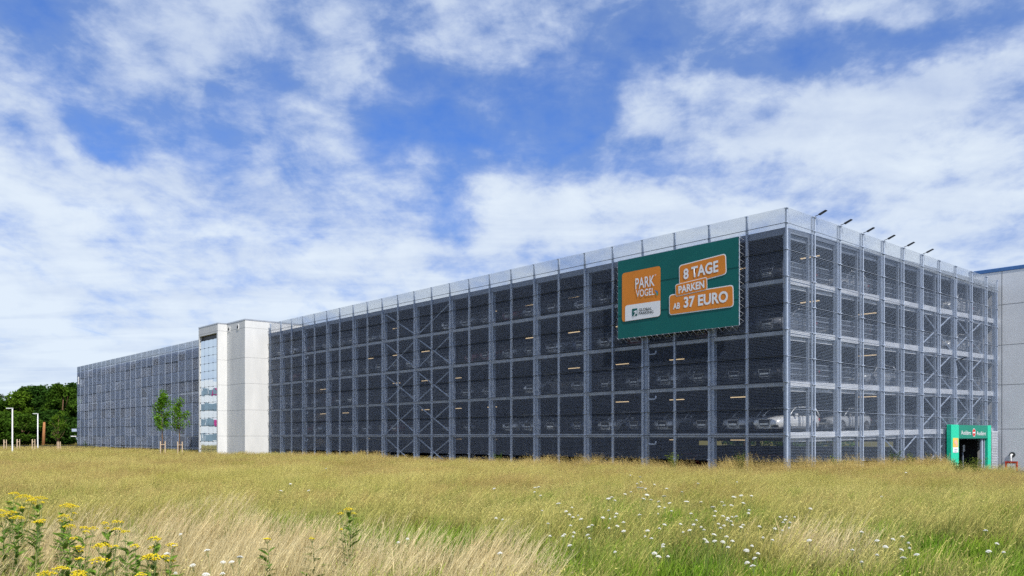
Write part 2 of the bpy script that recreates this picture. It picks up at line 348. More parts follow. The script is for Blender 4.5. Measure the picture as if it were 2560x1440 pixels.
mb = MB(); mb.box(.16, WIDE, .14, .30, ROOF-.24, ROOF+.02, zs=rise); mb.box(.3, WIDE, .305, .42, ROOF-.52, ROOF-.25, 0, zs=rise); mb.build('roof_edge', M['steel_dark'], garage)
GX0, GX1, GZ = 0, 0, pix(2440, 1092, 's', -.42).z
# posts of the long facade: even axes carry wide columns, odd ones slim tubes
def post_pair(w, d, zt, col_w=None):
    mb = MB(); mb.box(-d/2, d/2, -w/2, w/2, 0, zt)
    for j in JOINTS+[MTOP-.03]:
        if j < zt: mb.box(-d/2-.05, -d/2-.003, -w/2-.035, w/2+.035, j-.022, j+.022)
    return mb
slim = post_pair(.11, .12, MTOP); o_slim = slim.build('post', M['steel'], garage); me_slim = o_slim.data; o_slim.location = (.10, BAY, 0)
def colmesh(h):
    mb = MB(); w = .26                            # rolled H profile
    mb.box(.0, .02, -w/2, w/2, 0, h); mb.box(.24, .26, -w/2, w/2, 0, h); mb.box(.021, .239, -.008, .008, 0, h); return mb
o_col = colmesh(ROOF-.2).build('column', M['steel'], garage); me_col = o_col.data; o_col.location = (.20, 2*BAY-.1, 0)
for i in range(0, 26):
    s = i*BAY
    if i > 1 or i == 0: link('post', me_slim, garage, (.10, s+.03 if i else .05, 0))
    if i > 2 and i % 2 == 0: link('column', me_col, garage, (.20, s-.10, 0))
link('column', me_col, garage, (.2, .16, 0))
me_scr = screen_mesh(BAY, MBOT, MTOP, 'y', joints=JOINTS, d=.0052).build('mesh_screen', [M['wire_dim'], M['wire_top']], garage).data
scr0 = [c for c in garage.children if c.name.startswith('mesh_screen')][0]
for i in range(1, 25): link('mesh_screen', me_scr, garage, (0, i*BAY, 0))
# joint rails of the screens
for fac in ('long',):
    for j in JOINTS[1:]:
        mb = MB(); mb.box(-.02, .012, 0, S1, j-.011, j+.011); mb.build('joint_rail', M['lamp'], garage)
# X bracing on the long facade
def brace(parent, a, b, w=.10): mb = MB(); mb.bar(a, b, .02, w); mb.bar(a, b, w*.7, .02); mb.build('brace', M['steel'], parent)
LV = [0.1]+BEAMS+[ROOF-.2]
for (i, j) in ((12, 14), (14, 16)):
    for k in range(5):
        za, zb = LV[k]+(.2 if k else 0), LV[k+1]-.2
        if k < 4 or i == 14: brace(garage, (.33, j*BAY-.15, zb), (.33, i*BAY+.15, za))
        if k < 4 or i == 12: brace(garage, (.37, i*BAY+.15, zb), (.37, j*BAY-.15, za))
# drain pipes with elbows on the long facade
for i in (4, 22):
    mb = MB(); s = i*BAY-.42; mb.tube([(.10, s, .1), (.10, s, 7.9), (.10, s+.06, 8.1), (.10, s+.06, 12.8)], .055, 8)
    for z in BEAMS: mb.tube([(.10, s, z-.50), (.09, s-.12, z-.55), (.08, s-.52, z-.55), (.09, s-.60, z-.5), (.10, s-.60, z-.34)], .05, 7)
    mb.build('drain_pipe', M['steel'], garage, True)
# short facade
PX_R = [1970, 2037, 2101, 2157.5, 2210, 2259, 2307, 2350, 2391, 2430, 2467, 2493]
TS = [pix(x, HOR, 's', 0).x for x in PX_R]; TS[0] = .05
for i, t in enumerate(TS):
    zt = MTOP+droop(t); zj = [j+droop(t) for j in JOINTS]
    mb = MB(); w = .075; zbase = GZ if i in (9, 10) else 0
    mb.box(t-w/2, t+w/2, -.03, .06, zbase, zt)
    if 0 < i < 11: mb.box(t-.29, t-.23, -.005, .08, zbase, zt-.03)
    for j in [q for q in zj if q > zbase]+[zt-.03]: mb.box(t-w/2-(.26 if 0 < i < 11 else .05), t+w/2+.05, -.075, -.033, j-.02, j+.02)
    mb.build('post', M['steel'], garage)
    if 0 < i and i % 2 == 0 and i != 10 or i in (11,): 
        o = link('column', me_col, garage, (t-.36, .12, rise(t))); o.rotation_euler = (0, 0, 0)
    elif i:
        mb = MB(); mb.box(t-.42, t-.30, .15, .30, GZ if i == 9 else 0, ROOF-.2+rise(t)); mb.build('post', M['steel_dark'], garage)
GX0, GX1, GZ = pix(2396, HOR, 's', 0).x, pix(2472, HOR, 's', 0).x, pix(2440, 1092, 's', -.42).z
def cut_gate(mb_, t0):
    kf, km = [], []; nv = []; nf = []
    for f, m_ in zip(mb_.f, mb_.m):
        P = [mb_.v[i] for i in f]; zs_ = [p[2] for p in P]; xs_ = [p[0]+t0 for p in P]
        if min(zs_) < GZ and max(xs_) > GX0 and min(xs_) < GX1:
            if max(zs_)-min(zs_) > .1:               # vertical wire: shorten to the lintel
                if max(zs_) <= GZ: continue
                k = len(mb_.v)+len(nv); nv += [(p[0], p[1], max(p[2], GZ)) for p in P]; nf.append(tuple(range(k, k+4))); km.append(m_); continue
            if max(xs_)-min(xs_) > .1:               # horizontal wire: keep what lies beside the opening
                for a_, b_ in ((min(xs_), GX0), (GX1, max(xs_))):
                    if b_-a_ > .05:
                        k = len(mb_.v)+len(nv); nv += [(min(max(p[0]+t0, a_), b_)-t0, p[1], p[2]) for p in P]; nf.append(tuple(range(k, k+4))); km.append(m_)
                continue
            continue
        kf.append((f, m_))
    mb_.v += nv; ms_ = [m_ for _, m_ in kf]+km; mb_.f = [f for f, _ in kf]+nf; mb_.m = ms_
for i in range(11):
    t0, t1 = TS[i], TS[i+1]; wd = t1-t0
    smb = screen_mesh(wd, MBOT, MTOP, 'x', joints=JOINTS, d=.0038, hd=.0080, seed=i)
    cut_gate(smb, t0)
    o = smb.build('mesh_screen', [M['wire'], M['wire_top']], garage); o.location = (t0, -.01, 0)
    me = o.data; co = np.empty(len(me.vertices)*3); me.vertices.foreach_get('co', co); co = co.reshape(-1, 3); co[:, 2] += -.3*(co[:, 0]+t0)/TB; me.vertices.foreach_set('co', co.ravel())
for j in JOINTS[1:]:
    mb = MB(); mb.box(.06, TS[11], -.03, .0, j-.012, j+.012, zs=droop); mb.build('joint_rail', M['steel_dark'], garage)
for (i, j) in ((6, 8), (8, 10)):
    for k in (1, 2, 3):
        za, zb = LV[k]+.2+rise(TS[i]), LV[k+1]-.2+rise(TS[i])
        brace(garage, (TS[i]+.15, .20, zb), (TS[j]-.4, .20, za)); brace(garage, (TS[j]-.4, .24, zb), (TS[i]+.15, .24, za))
for (i, j) in ((4, 6), (6, 8)):
    brace(garage, (TS[i]+.15, .20, 2.4+rise(TS[i])), (TS[j]-.4, .20, .1)); brace(garage, (TS[j]-.4, .24, 2.4+rise(TS[j])), (TS[i]+.15, .24, .1))
# guard rails inside the screens
def guard(axis, a0, a1, b, z0, h=1.05, pitch=.14, zs=None):
    mb = MB(); n = int((a1-a0)/pitch)
    def bb(x0, x1, y0, y1, za, zb):
        if axis == 'x': mb.box(x0, x1, y0, y1, za, zb, 0, zs)
        else: mb.box(y0, y1, x0, x1, za, zb, 0)
    for z in (z0+.12, z0+.45, z0+.78, z0+h): bb(a0, a1, b-.012, b+.012, z-.02, z+.02)
    for i in range(n+1):
        a = a0+(a1-a0)*i/n; bb(a-.014, a+.014, b+.0125, b+.02, z0+.06, z0+h-.02)
    return mb
for z in BEAMS:
    guard('x', 12.2 if z < 3 else .6, WIDE-.5, .55, z+.12, zs=rise).build('guard_rail', M['steel_dark'], garage)
    guard('y', 8.0 if z < 3 else .6, S1-.2, .50, z+.12, pitch=.5).build('guard_rail', M['lamp'], garage)
# inner columns and a ramp wall, roof plant kept off the edge
for t in (11.6, 17.2, 28.4):
    for s in range(4, 25, 4):
        mb = MB(); mb.box(t-.13, t+.13, s*BAY-.13, s*BAY+.13, .06, ROOF-.17+rise(t)); mb.build('inner_column', M['steel_dark'], garage)
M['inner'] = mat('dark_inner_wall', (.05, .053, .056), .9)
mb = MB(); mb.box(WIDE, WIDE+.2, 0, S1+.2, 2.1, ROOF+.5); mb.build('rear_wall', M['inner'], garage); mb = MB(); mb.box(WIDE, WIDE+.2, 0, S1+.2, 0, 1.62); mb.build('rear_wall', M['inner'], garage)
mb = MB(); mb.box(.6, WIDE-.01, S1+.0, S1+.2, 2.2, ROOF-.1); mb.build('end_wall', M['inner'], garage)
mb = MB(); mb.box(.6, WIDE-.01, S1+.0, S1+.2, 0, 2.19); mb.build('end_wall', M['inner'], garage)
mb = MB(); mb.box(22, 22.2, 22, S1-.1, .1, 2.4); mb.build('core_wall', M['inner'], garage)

# second, farther wing beyond the stair tower (same plane)
far = empty('parking_garage', tuple(W(0, 30*BAY, 0)), ROOT if False else ROT)
tag(far, 'farther mesh-clad car park wing between the dark trees and the stair tower', 'car park')
F1 = (55.87-30)*BAY
mb = MB(); mb.box(.3, 30, .2, F1, .02, .06); mb.build('ground_slab', M['deck'], far)
for z in BEAMS+[ROOF-.12]: deck(far, z+.12, .1, F1-.1, 30)
for z in BEAMS: mb = MB(); mb.box(.16, .40, 0, F1, z-.15, z+.14); mb.build('edge_beam', M['edge'], far)
mb = MB(); mb.box(.16, .40, 0, F1, ROOF-.35, ROOF+.02); mb.build('roof_edge', M['steel_dark'], far)
vars_ = []
for k in range(7):
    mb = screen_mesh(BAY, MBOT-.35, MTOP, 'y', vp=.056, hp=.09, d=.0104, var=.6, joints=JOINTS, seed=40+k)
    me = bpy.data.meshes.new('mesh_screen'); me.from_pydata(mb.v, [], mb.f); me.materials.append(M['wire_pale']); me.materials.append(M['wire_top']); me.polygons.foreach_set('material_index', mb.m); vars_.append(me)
for i in range(26):
    wd = BAY if i < 25 else F1-25*BAY
    o = link('mesh_screen', vars_[(i*5+i//3) % 7], far, (0, i*BAY, 0)); o.scale = (1, wd/BAY, 1)
    o = link('post', me_slim, far, (-.02, i*BAY+.03, 0)); o.scale = (.3, .32, 1)
    if i % 2 == 1: link('column', me_col, far, (.20, i*BAY-.10, 0))
link('post', me_slim, far, (.10, F1-.06, 0))
for j in JOINTS: mb = MB(); mb.box(-.02, .012, 0, F1, j-.014, j+.014); mb.build('joint_rail', M['lamp'], far)
for (i, j) in ((11, 13), (13, 15)):
    for k in range(5):
        za, zb = LV[k]+(.2 if k else 0), LV[k+1]-.2
        brace(far, (.33, j*BAY-.15, zb), (.33, i*BAY+.15, za)); brace(far, (.37, i*BAY+.15, zb), (.37, j*BAY-.15, za))
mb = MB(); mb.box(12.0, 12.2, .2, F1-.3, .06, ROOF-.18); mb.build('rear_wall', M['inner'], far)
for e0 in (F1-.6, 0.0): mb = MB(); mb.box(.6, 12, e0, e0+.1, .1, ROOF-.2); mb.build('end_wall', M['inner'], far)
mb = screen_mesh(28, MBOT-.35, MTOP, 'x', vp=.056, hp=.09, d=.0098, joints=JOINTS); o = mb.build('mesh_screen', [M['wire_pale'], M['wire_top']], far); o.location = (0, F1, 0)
mb = MB(); p = pix(196, 945, 't', -.06); q = pix(200, 960, 't', -.06)
s0 = p.y-30*BAY; mb.box(-.10, -.03, s0-.22, s0+.22, q.z-.0, p.z+.2); mb.build('white_sign_strip', M['white'], far)
# lamp and bracket at the end of the far wing
for (px, py, nm, m_) in ((186, 1092, 'wall_lamp', 'white'), (187, 1079, 'wall_sign', 'steel')):
    p = pix(px+5, py, 't', -.1); o = empty(nm, tuple(W(-.1, p.y+.1, p.z)), ROT)
    mb = MB()
    if nm == 'wall_lamp':
        mb.box(-.9, .0, -.16, .16, 0, .16); bevel(mb.build('lamp_head', M[m_], o), .05, 2); mb = MB(); mb.bar((-.1, 0, 0), (.1, -.2, -.5), .05); mb.build('bracket', M['steel'], o)
        tag(o, 'white lamp head on the far corner of the distant wing', 'lamp')
    else:
        mb.box(-.8, .0, -.03, .03, 0, .5); mb.build('sign_board', M[m_], o); mb = MB(); mb.bar((-.05, .03, .25), (.15, -.15, .25), .04); mb.build('bracket', M['steel'], o)
        tag(o, 'small grey board sticking out of the distant wing above the white lamp', 'sign')

# ------------------------------------------------------------------ stair tower
def loc(px, py, Y): return BI @ Vector(((px-1280)/FPX*Y, Y, 0))
sT = 25.19*BAY; TT = 15.02; a1 = -2.59; a2 = -3.64; s1 = sT+4.75; s2 = s1+5.57
tower = empty('stair_tower', (CX, D0, 0), ROT); tag(tower, 'white concrete stair tower with a tall glazed strip', 'tower')
mb = MB()
mb.box(a1, 8, sT, s1, 0, TT); b1 = bevel(mb.build('concrete_wall', M['conc'], tower), .03, 1)
mb = MB()                                          # glazed bay with concrete surround
mb.box(a2, 8, s1+.003, s1+.32, 0, TT); mb.box(a2, 8, s2-.30, s2, 0, TT); mb.box(a2, 8, s1+.321, s2-.301, TT-1.0, TT)
mb.box(a2+.6, 8, s1+.321, s2-.301, 0, TT-1.01)
bevel(mb.build('concrete_wall', M['conc'], tower), .02, 1)
mb = MB()
for (x0, x1, y0, y1) in ((a1, 8, sT, s1), (a2, 8, s1, s2)): mb.box(x0-.02, x1, y0-.02, y1+.05 if y1 == s2 else y1-.003, TT+.004, TT+.12 if y1 == s2 else TT+.15)
mb.build('coping', M['alu'], tower)
mb = MB()
for k, z in enumerate((2.62, 5.43, 8.27, 11.05, 14.25)):
    zz = z; mb.box(a1-.004, a1+.01, sT+.0, s1, zz-.012, zz+.012); mb.box(a1, 0, sT-.004, sT+.01, zz-.012, zz+.012); mb.box(a2, a1-.01, s1-.002, s1+.006, zz-.012, zz+.012)
    if z > 14: mb.box(a2-.004, a2+.01, s1, s2, zz-.012, zz+.012)
mb.build('panel_joint', M['joint'], tower)
g0, g1, zg0, zg1 = s1+.33, s2-.31, .25, TT-1.55; nc, nr = 4, 15
mb = MB(); rr = random.Random(4)
for i in range(nc):
    for j in range(nr):
        y0 = g0+(g1-g0)*i/nc+.012; y1 = g0+(g1-g0)*(i+1)/nc-.012; za = zg0+(zg1-zg0)*j/nr+.012; zb = zg0+(zg1-zg0)*(j+1)/nr-.012
        tx, ty = rr.uniform(-.0022, .0022), rr.uniform(-.0022, .0022); x = a2+.10
        mb.add([(x-tx, y0, za), (x+ty, y1, za), (x+tx, y1, zb), (x-ty, y0, zb)], [(0, 3, 2, 1)])
mb.build('glazing', M['glazing'], tower)
mb = MB()
for i in range(nc+1): y = g0+(g1-g0)*i/nc; mb.box(a2+.12, a2+.2, y-.018, y+.018, zg0, zg1)
for j in range(nr+1): z = zg0+(zg1-zg0)*j/nr; mb.box(a2+.121, a2+.19, g0, g1, z-.012, z+.012)
for i in range(nc+1):
    for j in range(nr+1):
        y = g0+(g1-g0)*i/nc; z = zg0+(zg1-zg0)*j/nr; mb.box(a2+.05, a2+.098, y-.05, y+.05, z-.04, z+.04)
mb.build('glazing_frame', M['lamp'], tower)
mb = MB(); mb.box(a2+.3, a2+.5, g0, g1, zg1+.02, zg1+.50); mb.build('louvre', M['lamp'], tower)
for px in (573, 595):
    p = pix(px, 823-(px-573)*.25, 't', a1); mb = MB(); mb.box(a1-.05, a1-.002, p.y-.26, p.y+.26, p.z-.28, p.z+.28, 0); mb.box(a1-.06, a1-.052, p.y-.15, p.y+.15, p.z-.16, p.z+.16, 1)
    mb.build('vent', [M['white'], M['dark']], tower)

# ------------------------------------------------------------------ office building (outside the frame, mirrored in the glazing)
ob = empty('office_building', (-104, 128, 0), math.atan2(-.46, .888))
tag(ob, 'white office building with ribbon windows mirrored in the tower glazing', 'building')
mb = MB(); mb.box(-14, 0, -30, 18, 0, 13.6); mb.build('wall', M['white'], ob)
for k in range(4):
    z = 3.0*k+1.6; mb = MB(); mb.box(-.05, .04, -29, 17, z, z+1.5); mb.build('ribbon_window', M['ribbon'], ob)
    mb = MB()
    for y in range(-29, 18, 3): mb.box(.041, .09, y-.05, y+.05, z, z+1.5)
    mb.build('window_frame', M['white'], ob)
    if k % 2 == 1:
        for y in (1.3, ): mb = MB(); mb.box(.05, .12, y, y+1.1, z, z+1.5); mb.build('coloured_panel', M['magenta'], ob)

# ------------------------------------------------------------------ concrete building on the right
tB = TS[11]+.35
blk = empty('concrete_building', (CX, D0, 0), ROT); tag(blk, 'grey concrete hall with a blue roof edge beyond the exit gate', 'building')
zc = 15.25
mb = MB(); mb.box(tB, tB+30, -38, 2.0, 0, zc); mb.build('wall', M['conc2'], blk)
mb = MB(); mb.box(tB-.04, tB+30.2, -38.2, 2.2, zc+.004, zc+.30); bevel(mb.build('roof_edge', M['blue'], blk), .03, 1)
mb = MB()
for x, y0, y1 in ((tB, -38, 2.0),):
    for z in (2.66, 6.05, 9.1, 12.2): mb.box(x-.004, x+.01, y0, y1, z+.5-.02, z+.5+.02)
sj = pix(2505, HOR, 't', tB).y
for k in range(8): mb.box(tB-.006, tB+.01, sj-k*6.2-.025, sj-k*6.2+.025, 0, zc)
mb.build('panel_joint', M['joint'], blk)

# ------------------------------------------------------------------ exit gate
OUT = -.42
gate = empty('exit_gate', tuple(W(0, 0, 0)), ROT); tag(gate, 'bright green portal frame around the dark exit with Ausfahrt lettering', 'gate')
def gp(px, py=HOR, o=OUT): return pix(px, py, 's', o)
xL0, xL1, xR0, xR1 = gp(2378.5).x, gp(2397.5).x, gp(2470).x, gp(2478).x
zt = gp(2400, 1065.5).z+.1; zh = gp(2440, 1096).z
mb = MB(); mb.box(xL0, xL1, OUT, -.1, 0, zt); bevel(mb.build('gate_post', M['gatel'], gate), .02, 1)
mb = MB(); mb.box(xR0, xR1, OUT, -.1, 0, zt); bevel(mb.build('gate_post', M['gatel'], gate), .02, 1)
mb = MB(); mb.box(xL1+.002, xR0-.002, OUT+.02, -.1, zh, zt-.01); hd = mb.build('header', M['gated'], gate)
mb = MB(); mb.box(xL1-.3, xR0+.3, 4.0, 4.05, 0.0, zh); mb.box(xL1-.32, xL1-.27, .42, 3.99, 0, zh); mb.box(xR0+.27, xR0+.32, .42, 3.99, 0, zh); mb.box(xL1-.3, xR0+.3, .42, 3.99, zh+.01, zh+.05); mb.box(xL1-.26, xR0+.26, .4, 3.99, .061, .07); mb.build('dark_opening', M['black'], gate)  # black box put in where the opening holds only deep shade
def text_mesh(txt, quad_fn, bold=.0, bias=.0, name='lettering', m_=None, parent=None, space=1.0):
    """letters as geometry, stretched over a quad given by quad_fn(u,v) -> local point"""
    cu = bpy.data.curves.new('t', 'FONT'); cu.body = txt; cu.offset = bold; cu.resolution_u = 3; cu.space_character = space
    ot = bpy.data.objects.new('t', cu); col.objects.link(ot); dg = bpy.context.evaluated_depsgraph_get()
    me = bpy.data.meshes.new_from_object(ot.evaluated_get(dg)); bpy.data.objects.remove(ot)
    me.name = name; n = len(me.vertices); co = np.empty(n*3); me.vertices.foreach_get('co', co); co = co.reshape(-1, 3)
    lo, hi = co.min(0), co.max(0); uv = (co-lo)/np.maximum(hi-lo, 1e-6)
    out = np.array([tuple(quad_fn(u, v)) for u, v, _ in uv]); me.vertices.foreach_set('co', out.ravel()); me.materials.clear(); me.materials.append(m_); me.update()
    o = bpy.data.objects.new(name, me); col.objects.link(o); o.parent = parent; return o
def quad_px(tl, tr, br, bl, plane, val):
    P = [pix(*q, plane, val) for q in (tl, tr, br, bl)]
    def f(u, v): return P[3]*(1-u)*(1-v)+P[2]*u*(1-v)+P[1]*u*v+P[0]*(1-u)*v
    return f
hv = OUT+.008
text_mesh('Ausfahrt', quad_px((2403, 1075.5), (2427, 1077.5), (2427.5, 1087), (2403, 1086.3), 's', hv), .008, m_=M['bwhite'], parent=hd, space=1.0)
text_mesh('Ausfahrt', quad_px((2442, 1078), (2464.5, 1079), (2464.5, 1088.5), (2442, 1087.5), 's', hv), .008, m_=M['bwhite'], parent=hd, space=1.0)
c = gp(2434.7, 1081.5, hv)
def disc(cx_, cz_, y, r, m_, name, parent, n=28, th=.006):
    mb = MB(); v = [(cx_+r*math.cos(2*math.pi*i/n), y, cz_+r*math.sin(2*math.pi*i/n)) for i in range(n)]; mb.poly(v); return mb.build(name, m_, parent)
rs = .30
sg = disc(c.x, c.z, OUT-.002, rs, M['bwhite'], 'no_entry_sign', gate); disc(c.x, c.z, OUT-.006, rs*.88, M['red'], 'red_disc', sg)
mb = MB(); mb.box(c.x-rs*.68, c.x+rs*.68, OUT-.012, OUT-.008, c.z-.05, c.z+.05); mb.build('white_bar', M['bwhite'], sg)
p0, p1, pm = gp(2382, 1095), gp(2395.5, 1131), gp(2390, 1118)
ps = empty('poster', tuple(W(0, 0, 0)), ROT); tag(ps, 'yellow and white notice stuck on the left post of the green gate', 'poster')
mb = MB(); mb.box(p0.x, p1.x, OUT-.012, OUT-.003, pm.z, p0.z); mb.build('yellow_sheet', M['yellow'], ps)
mb = MB(); mb.box(p0.x, p1.x, OUT-.012, OUT-.003, p1.z, pm.z-.004); ws = mb.build('white_sheet', M['bwhite'], ps)
mb = MB(); w_ = p1.x-p0.x
for k, (a, b, h0, h1) in enumerate(((.3, .75, .75, .5), (.4, .9, .5, .3), (.2, .5, .62, .42), (.5, .8, .3, .12))):
    H_ = p0.z-pm.z; mb.box(p0.x+w_*a, p0.x+w_*b, OUT-.016-.001*k, OUT-.013-.001*k, pm.z+H_*h1, pm.z+H_*h0)
mb.build('printed_picture', M['pink'], ps)
mb = MB()
for k in range(3): mb.box(p0.x+w_*.25, p0.x+w_*(.8-.1*k), OUT-.016, OUT-.013, pm.z-.18-.11*k, pm.z-.14-.11*k)
mb.build('printed_lines', M['steel_dark'], ws)
# door leaf tracks, ticket machine inside the opening
mb = MB(); a = gp(2452, HOR, 0).x; 
for k, (x, w_) in enumerate(((gp(2454, HOR, -.2).x, .22), (gp(2460, HOR, -.2).x, .07), (gp(2465, HOR, -.2).x, .14))): mb.box(x-w_/2, x+w_/2, -.25, -.12, 0, zh)
mb.build('door_track', M['steel'], gate)
p = gp(2406.5, 1115, .8); mc = empty('ticket_machine', tuple(W(p.x, .8, 0)), ROT); tag(mc, 'small grey ticket machine on a dark post inside the exit gate', 'ticket machine')
mb = MB(); mb.box(-.14, .14, -.12, .02, 1.45, 1.98); bevel(mb.build('cabinet', M['alu'], mc), .02, 1); mb = MB(); mb.box(-.05, .05, -.05, .02, 0, 1.449); mb.build('stand', M['steel_dark'], mc)
# louvred panel right of the gate
lx0, lx1 = gp(2478, HOR, -.12).x, gp(2493, HOR, -.12).x; lz = gp(2480, 1078, -.12).z
lp = empty('louvre_panel', tuple(W(0, 0, 0)), ROT); tag(lp, 'pale slatted metal panel between the green gate and the concrete hall', 'louvre panel')
mb = MB(); mb.box(lx0, lx1, -.10, -.06, 0, lz-.06); mb.build('backing', M['steel_dark'], lp)
mb = MB(); z = .1
while z < lz-.1: mb.bar((lx0+.02, -.13, z), (lx1-.02, -.13, z), .05, .085, 0, up=(0, -.5, 1)); z += .125
mb.build('slats', M['edge'], lp)
mb = MB(); mb.box(lx0, lx1, -.16, -.05, lz-.06, lz); mb.build('frame', M['edge'], lp)

# hydrant pipe and red board by the hall
p = pix(2527, 1150, 't', tB-.35)
hy = empty('standpipe', tuple(W(p.x, p.y, 0)), ROT); tag(hy, 'white bent standpipe rising behind the red frame by the hall', 'pipe')
mb = MB(); mb.tube([(0, 0, 0), (0, 0, 1.02), (.02, 0, 1.14), (.1, 0, 1.2), (.32, 0, 1.2)], .07, 10); mb.build('pipe', M['white'], hy, True)
mb = MB(); mb.tube([(.28, 0, 1.2), (.36, 0, 1.2)], .20, 16); mb.build('wall_flange', M['lamp'], hy)
q0, q1 = pix(2513, 1153, 't', tB-.9), pix(2544, 1153, 't', tB-.9)
rb = empty('red_board', tuple(W(tB-.9, (q0.y+q1.y)/2, 0)), ROT); tag(rb, 'red framed board with a white plate in front of the concrete hall', 'board')
hw = abs(q0.y-q1.y)/2; zt_ = q0.z
mb = MB(); mb.box(-.02, .02, -hw+.12, hw-.12, .55, zt_-.12); mb.build('panel', mat('dull_red', (.30, .05, .02), .7), rb)
mb = MB(); mb.box(-.05, .05, -hw, -hw+.118, 0, zt_); mb.box(-.05, .05, hw-.118, hw, 0, zt_); mb.box(-.049, .049, -hw+.119, hw-.119, zt_-.119, zt_-.001); mb.build('frame', M['red'], rb)
mb = MB(); mb.box(-.035, -.022, -hw*.3, hw*.5, zt_-.36, zt_-.2); mb.build('plate', M['bwhite'], rb)

# ------------------------------------------------------------------ banner
PT = -.30
ban = empty('banner', (CX, D0, 0), ROT); tag(ban, 'large green and orange advertising banner laced to the mesh facade', 'banner')
TL, TR, BR_, BL_ = (1544.6, 653.5), (1846.8, 591), (1846, 812), (1544, 848)
P4 = [pix(*q, 't', PT) for q in (TL, TR, BR_, BL_)]
sa = (P4[0].y+P4[3].y)/2; sb = (P4[1].y+P4[2].y)/2; zt0 = (P4[0].z+P4[1].z)/2; zb0 = (P4[2].z+P4[3].z)/2
mb = MB(); NX, NZ = 30, 18                          # sheet with slight sag between eyelets
for j in range(NZ+1):
    for i in range(NX+1):
        u, v = i/NX, j/NZ; x = PT-.012*math.sin(u*9)*math.sin(v*6+1)
        mb.v.append((PT+.02, sa+(sb-sa)*u, zb0+(zt0-zb0)*v))
for j in range(NZ):
    for i in range(NX): a = j*(NX+1)+i; mb.f.append((a, a+1, a+NX+2, a+NX+1)); mb.m.append(0)
sheet = mb.build('sheet', M['green'], ban)
mb = MB()
for z in (zt0+.0, zb0-.0): mb.bar((PT+.06, sa, z), (PT+.06, sb, z), .05)
for s in (sa, sb): mb.bar((PT+.06, s, zb0), (PT+.06, s, zt0), .05)
for z in (zt0-.8, zb0+.9):
    for s in (sa-.8, (sa+sb)/2, sb+.8): mb.bar((PT+.07, s, z), (.1, s, z), .05)
mb.build('support_frame', M['steel'], ban)
mb = MB()                                            # rope lacing in zigzag round three sides
def zig(p, q, off, n):
    p, q, off = Vector(p), Vector(q), Vector(off)
    for i in range(n):
        a = p+(q-p)*i/n; b = p+(q-p)*(i+.5)/n+off; c_ = p+(q-p)*(i+1)/n; mb.tube([a, b, c_], .008, 4, cap=False)
zig((PT+.01, sa, zb0), (PT+.01, sb, zb0), (.1, 0, -.28), 20); zig((PT+.01, sa, zb0), (PT+.01, sa, zt0), (.1, .24, 0), 12); zig((PT+.01, sb, zb0), (PT+.01, sb, zt0), (.1, -.26, 0), 12)
mb.build('lacing', M['rope'], ban)
mb = MB()
for (pa, pb) in (((1545, 720), (1846, 680)),):
    for zz in (0, ):
        z = zb0+(zt0-zb0)*.30; mb.box(PT+.004, PT+.018, min(sa, sb)+.02, max(sa, sb)-.02, z-.012, z+.012); z = zb0+(zt0-zb0)*.66; mb.box(PT+.004, PT+.018, min(sa, sb)+.02, max(sa, sb)-.02, z-.008, z+.008)
mb.build('seam', M['green'], ban)
def rquad(corners, rad, name, m_, parent, x, grow=0.0, rflags=(1, 1, 1, 1)):
    P = [pix(*q, 't', PT) for q in corners]; pts = [Vector((p.y, p.z)) for p in P]; cen = sum(pts, Vector((0, 0)))/4
    out = []
    if grow:
        np_ = []
        for i in range(4):
            d1 = (pts[i]-pts[i-1]).normalized(); d2 = (pts[i]-pts[(i+1) % 4]).normalized(); np_.append(pts[i]+(d1+d2)*grow)
        pts = np_
    for i in range(4):
        r = rad*rflags[i]
        if r <= 0: out.append(pts[i]); continue
        a = pts[i]+(pts[i-1]-pts[i]).normalized()*r; b = pts[i]+(pts[(i+1) % 4]-pts[i]).normalized()*r
        for k in range(7): t = k/6; out.append(a*(1-t)**2+pts[i]*2*t*(1-t)+b*t*t)
    mb = MB(); n = len(out)
    mb.v = [(x, p.x, p.y) for p in out]+[(x+.005, p.x, p.y) for p in out]
    mb.f = [tuple(range(n))]+[(i, (i+1) % n, n+(i+1) % n, n+i) for i in range(n)]; mb.m = [0]*(n+1)
    return mb.build(name, m_, parent)
X1, X2, X3, X4, X5 = PT+.010, PT-.002, PT-.014, PT-.026, PT-.038
def Z(X, Y): return (1500+X/4.5, 560+Y/4.5)
lg = rquad([Z(248, 556), Z(680, 470), Z(680, 1038), Z(248, 1102)], .22, 'logo_card', M['orange'], ban, X2)
rquad([Z(284, 918), Z(679, 862), Z(679, 1036), Z(284, 1096)], .20, 'white_field', M['bwhite'], lg, X3, rflags=(1, 0, 1, 0))
def TX(txt, a, b, c_, d, m_, par, bold, x=X4, space=1.0): return text_mesh(txt, quad_px(a, b, c_, d, 't', x), bold, m_=m_, parent=par, space=space)
TX('PARK', Z(398, 612), Z(614, 572), Z(614, 693), Z(398, 735), M['bwhite'], lg, .012)
TX('VOGEL', Z(404, 742), Z(612, 716), Z(612, 796), Z(406, 826), M['bwhite'], lg, .010)
TX('®', Z(616, 566), Z(634, 562), Z(634, 580), Z(616, 584), M['bwhite'], lg, .0)
TX('GLOBAL', Z(436, 950), Z(582, 934), Z(582, 966), Z(436, 984), M['ink'], lg, .018)
TX('PARKING', Z(436, 990), Z(600, 970), Z(600, 1003), Z(436, 1022), M['ink'], lg, .018)
rquad([Z(364, 955), Z(422, 948), Z(422, 1030), Z(364, 1038)], .01, 'arrow_square', M['green'], lg, X4)
def flat(pts, name, m_, par, x):
    mb = MB(); mb.v = [(x, pix(*p, 't', x).y, pix(*p, 't', x).z) for p in pts]; mb.f = [tuple(range(len(pts)))]; mb.m = [0]; return mb.build(name, m_, par)
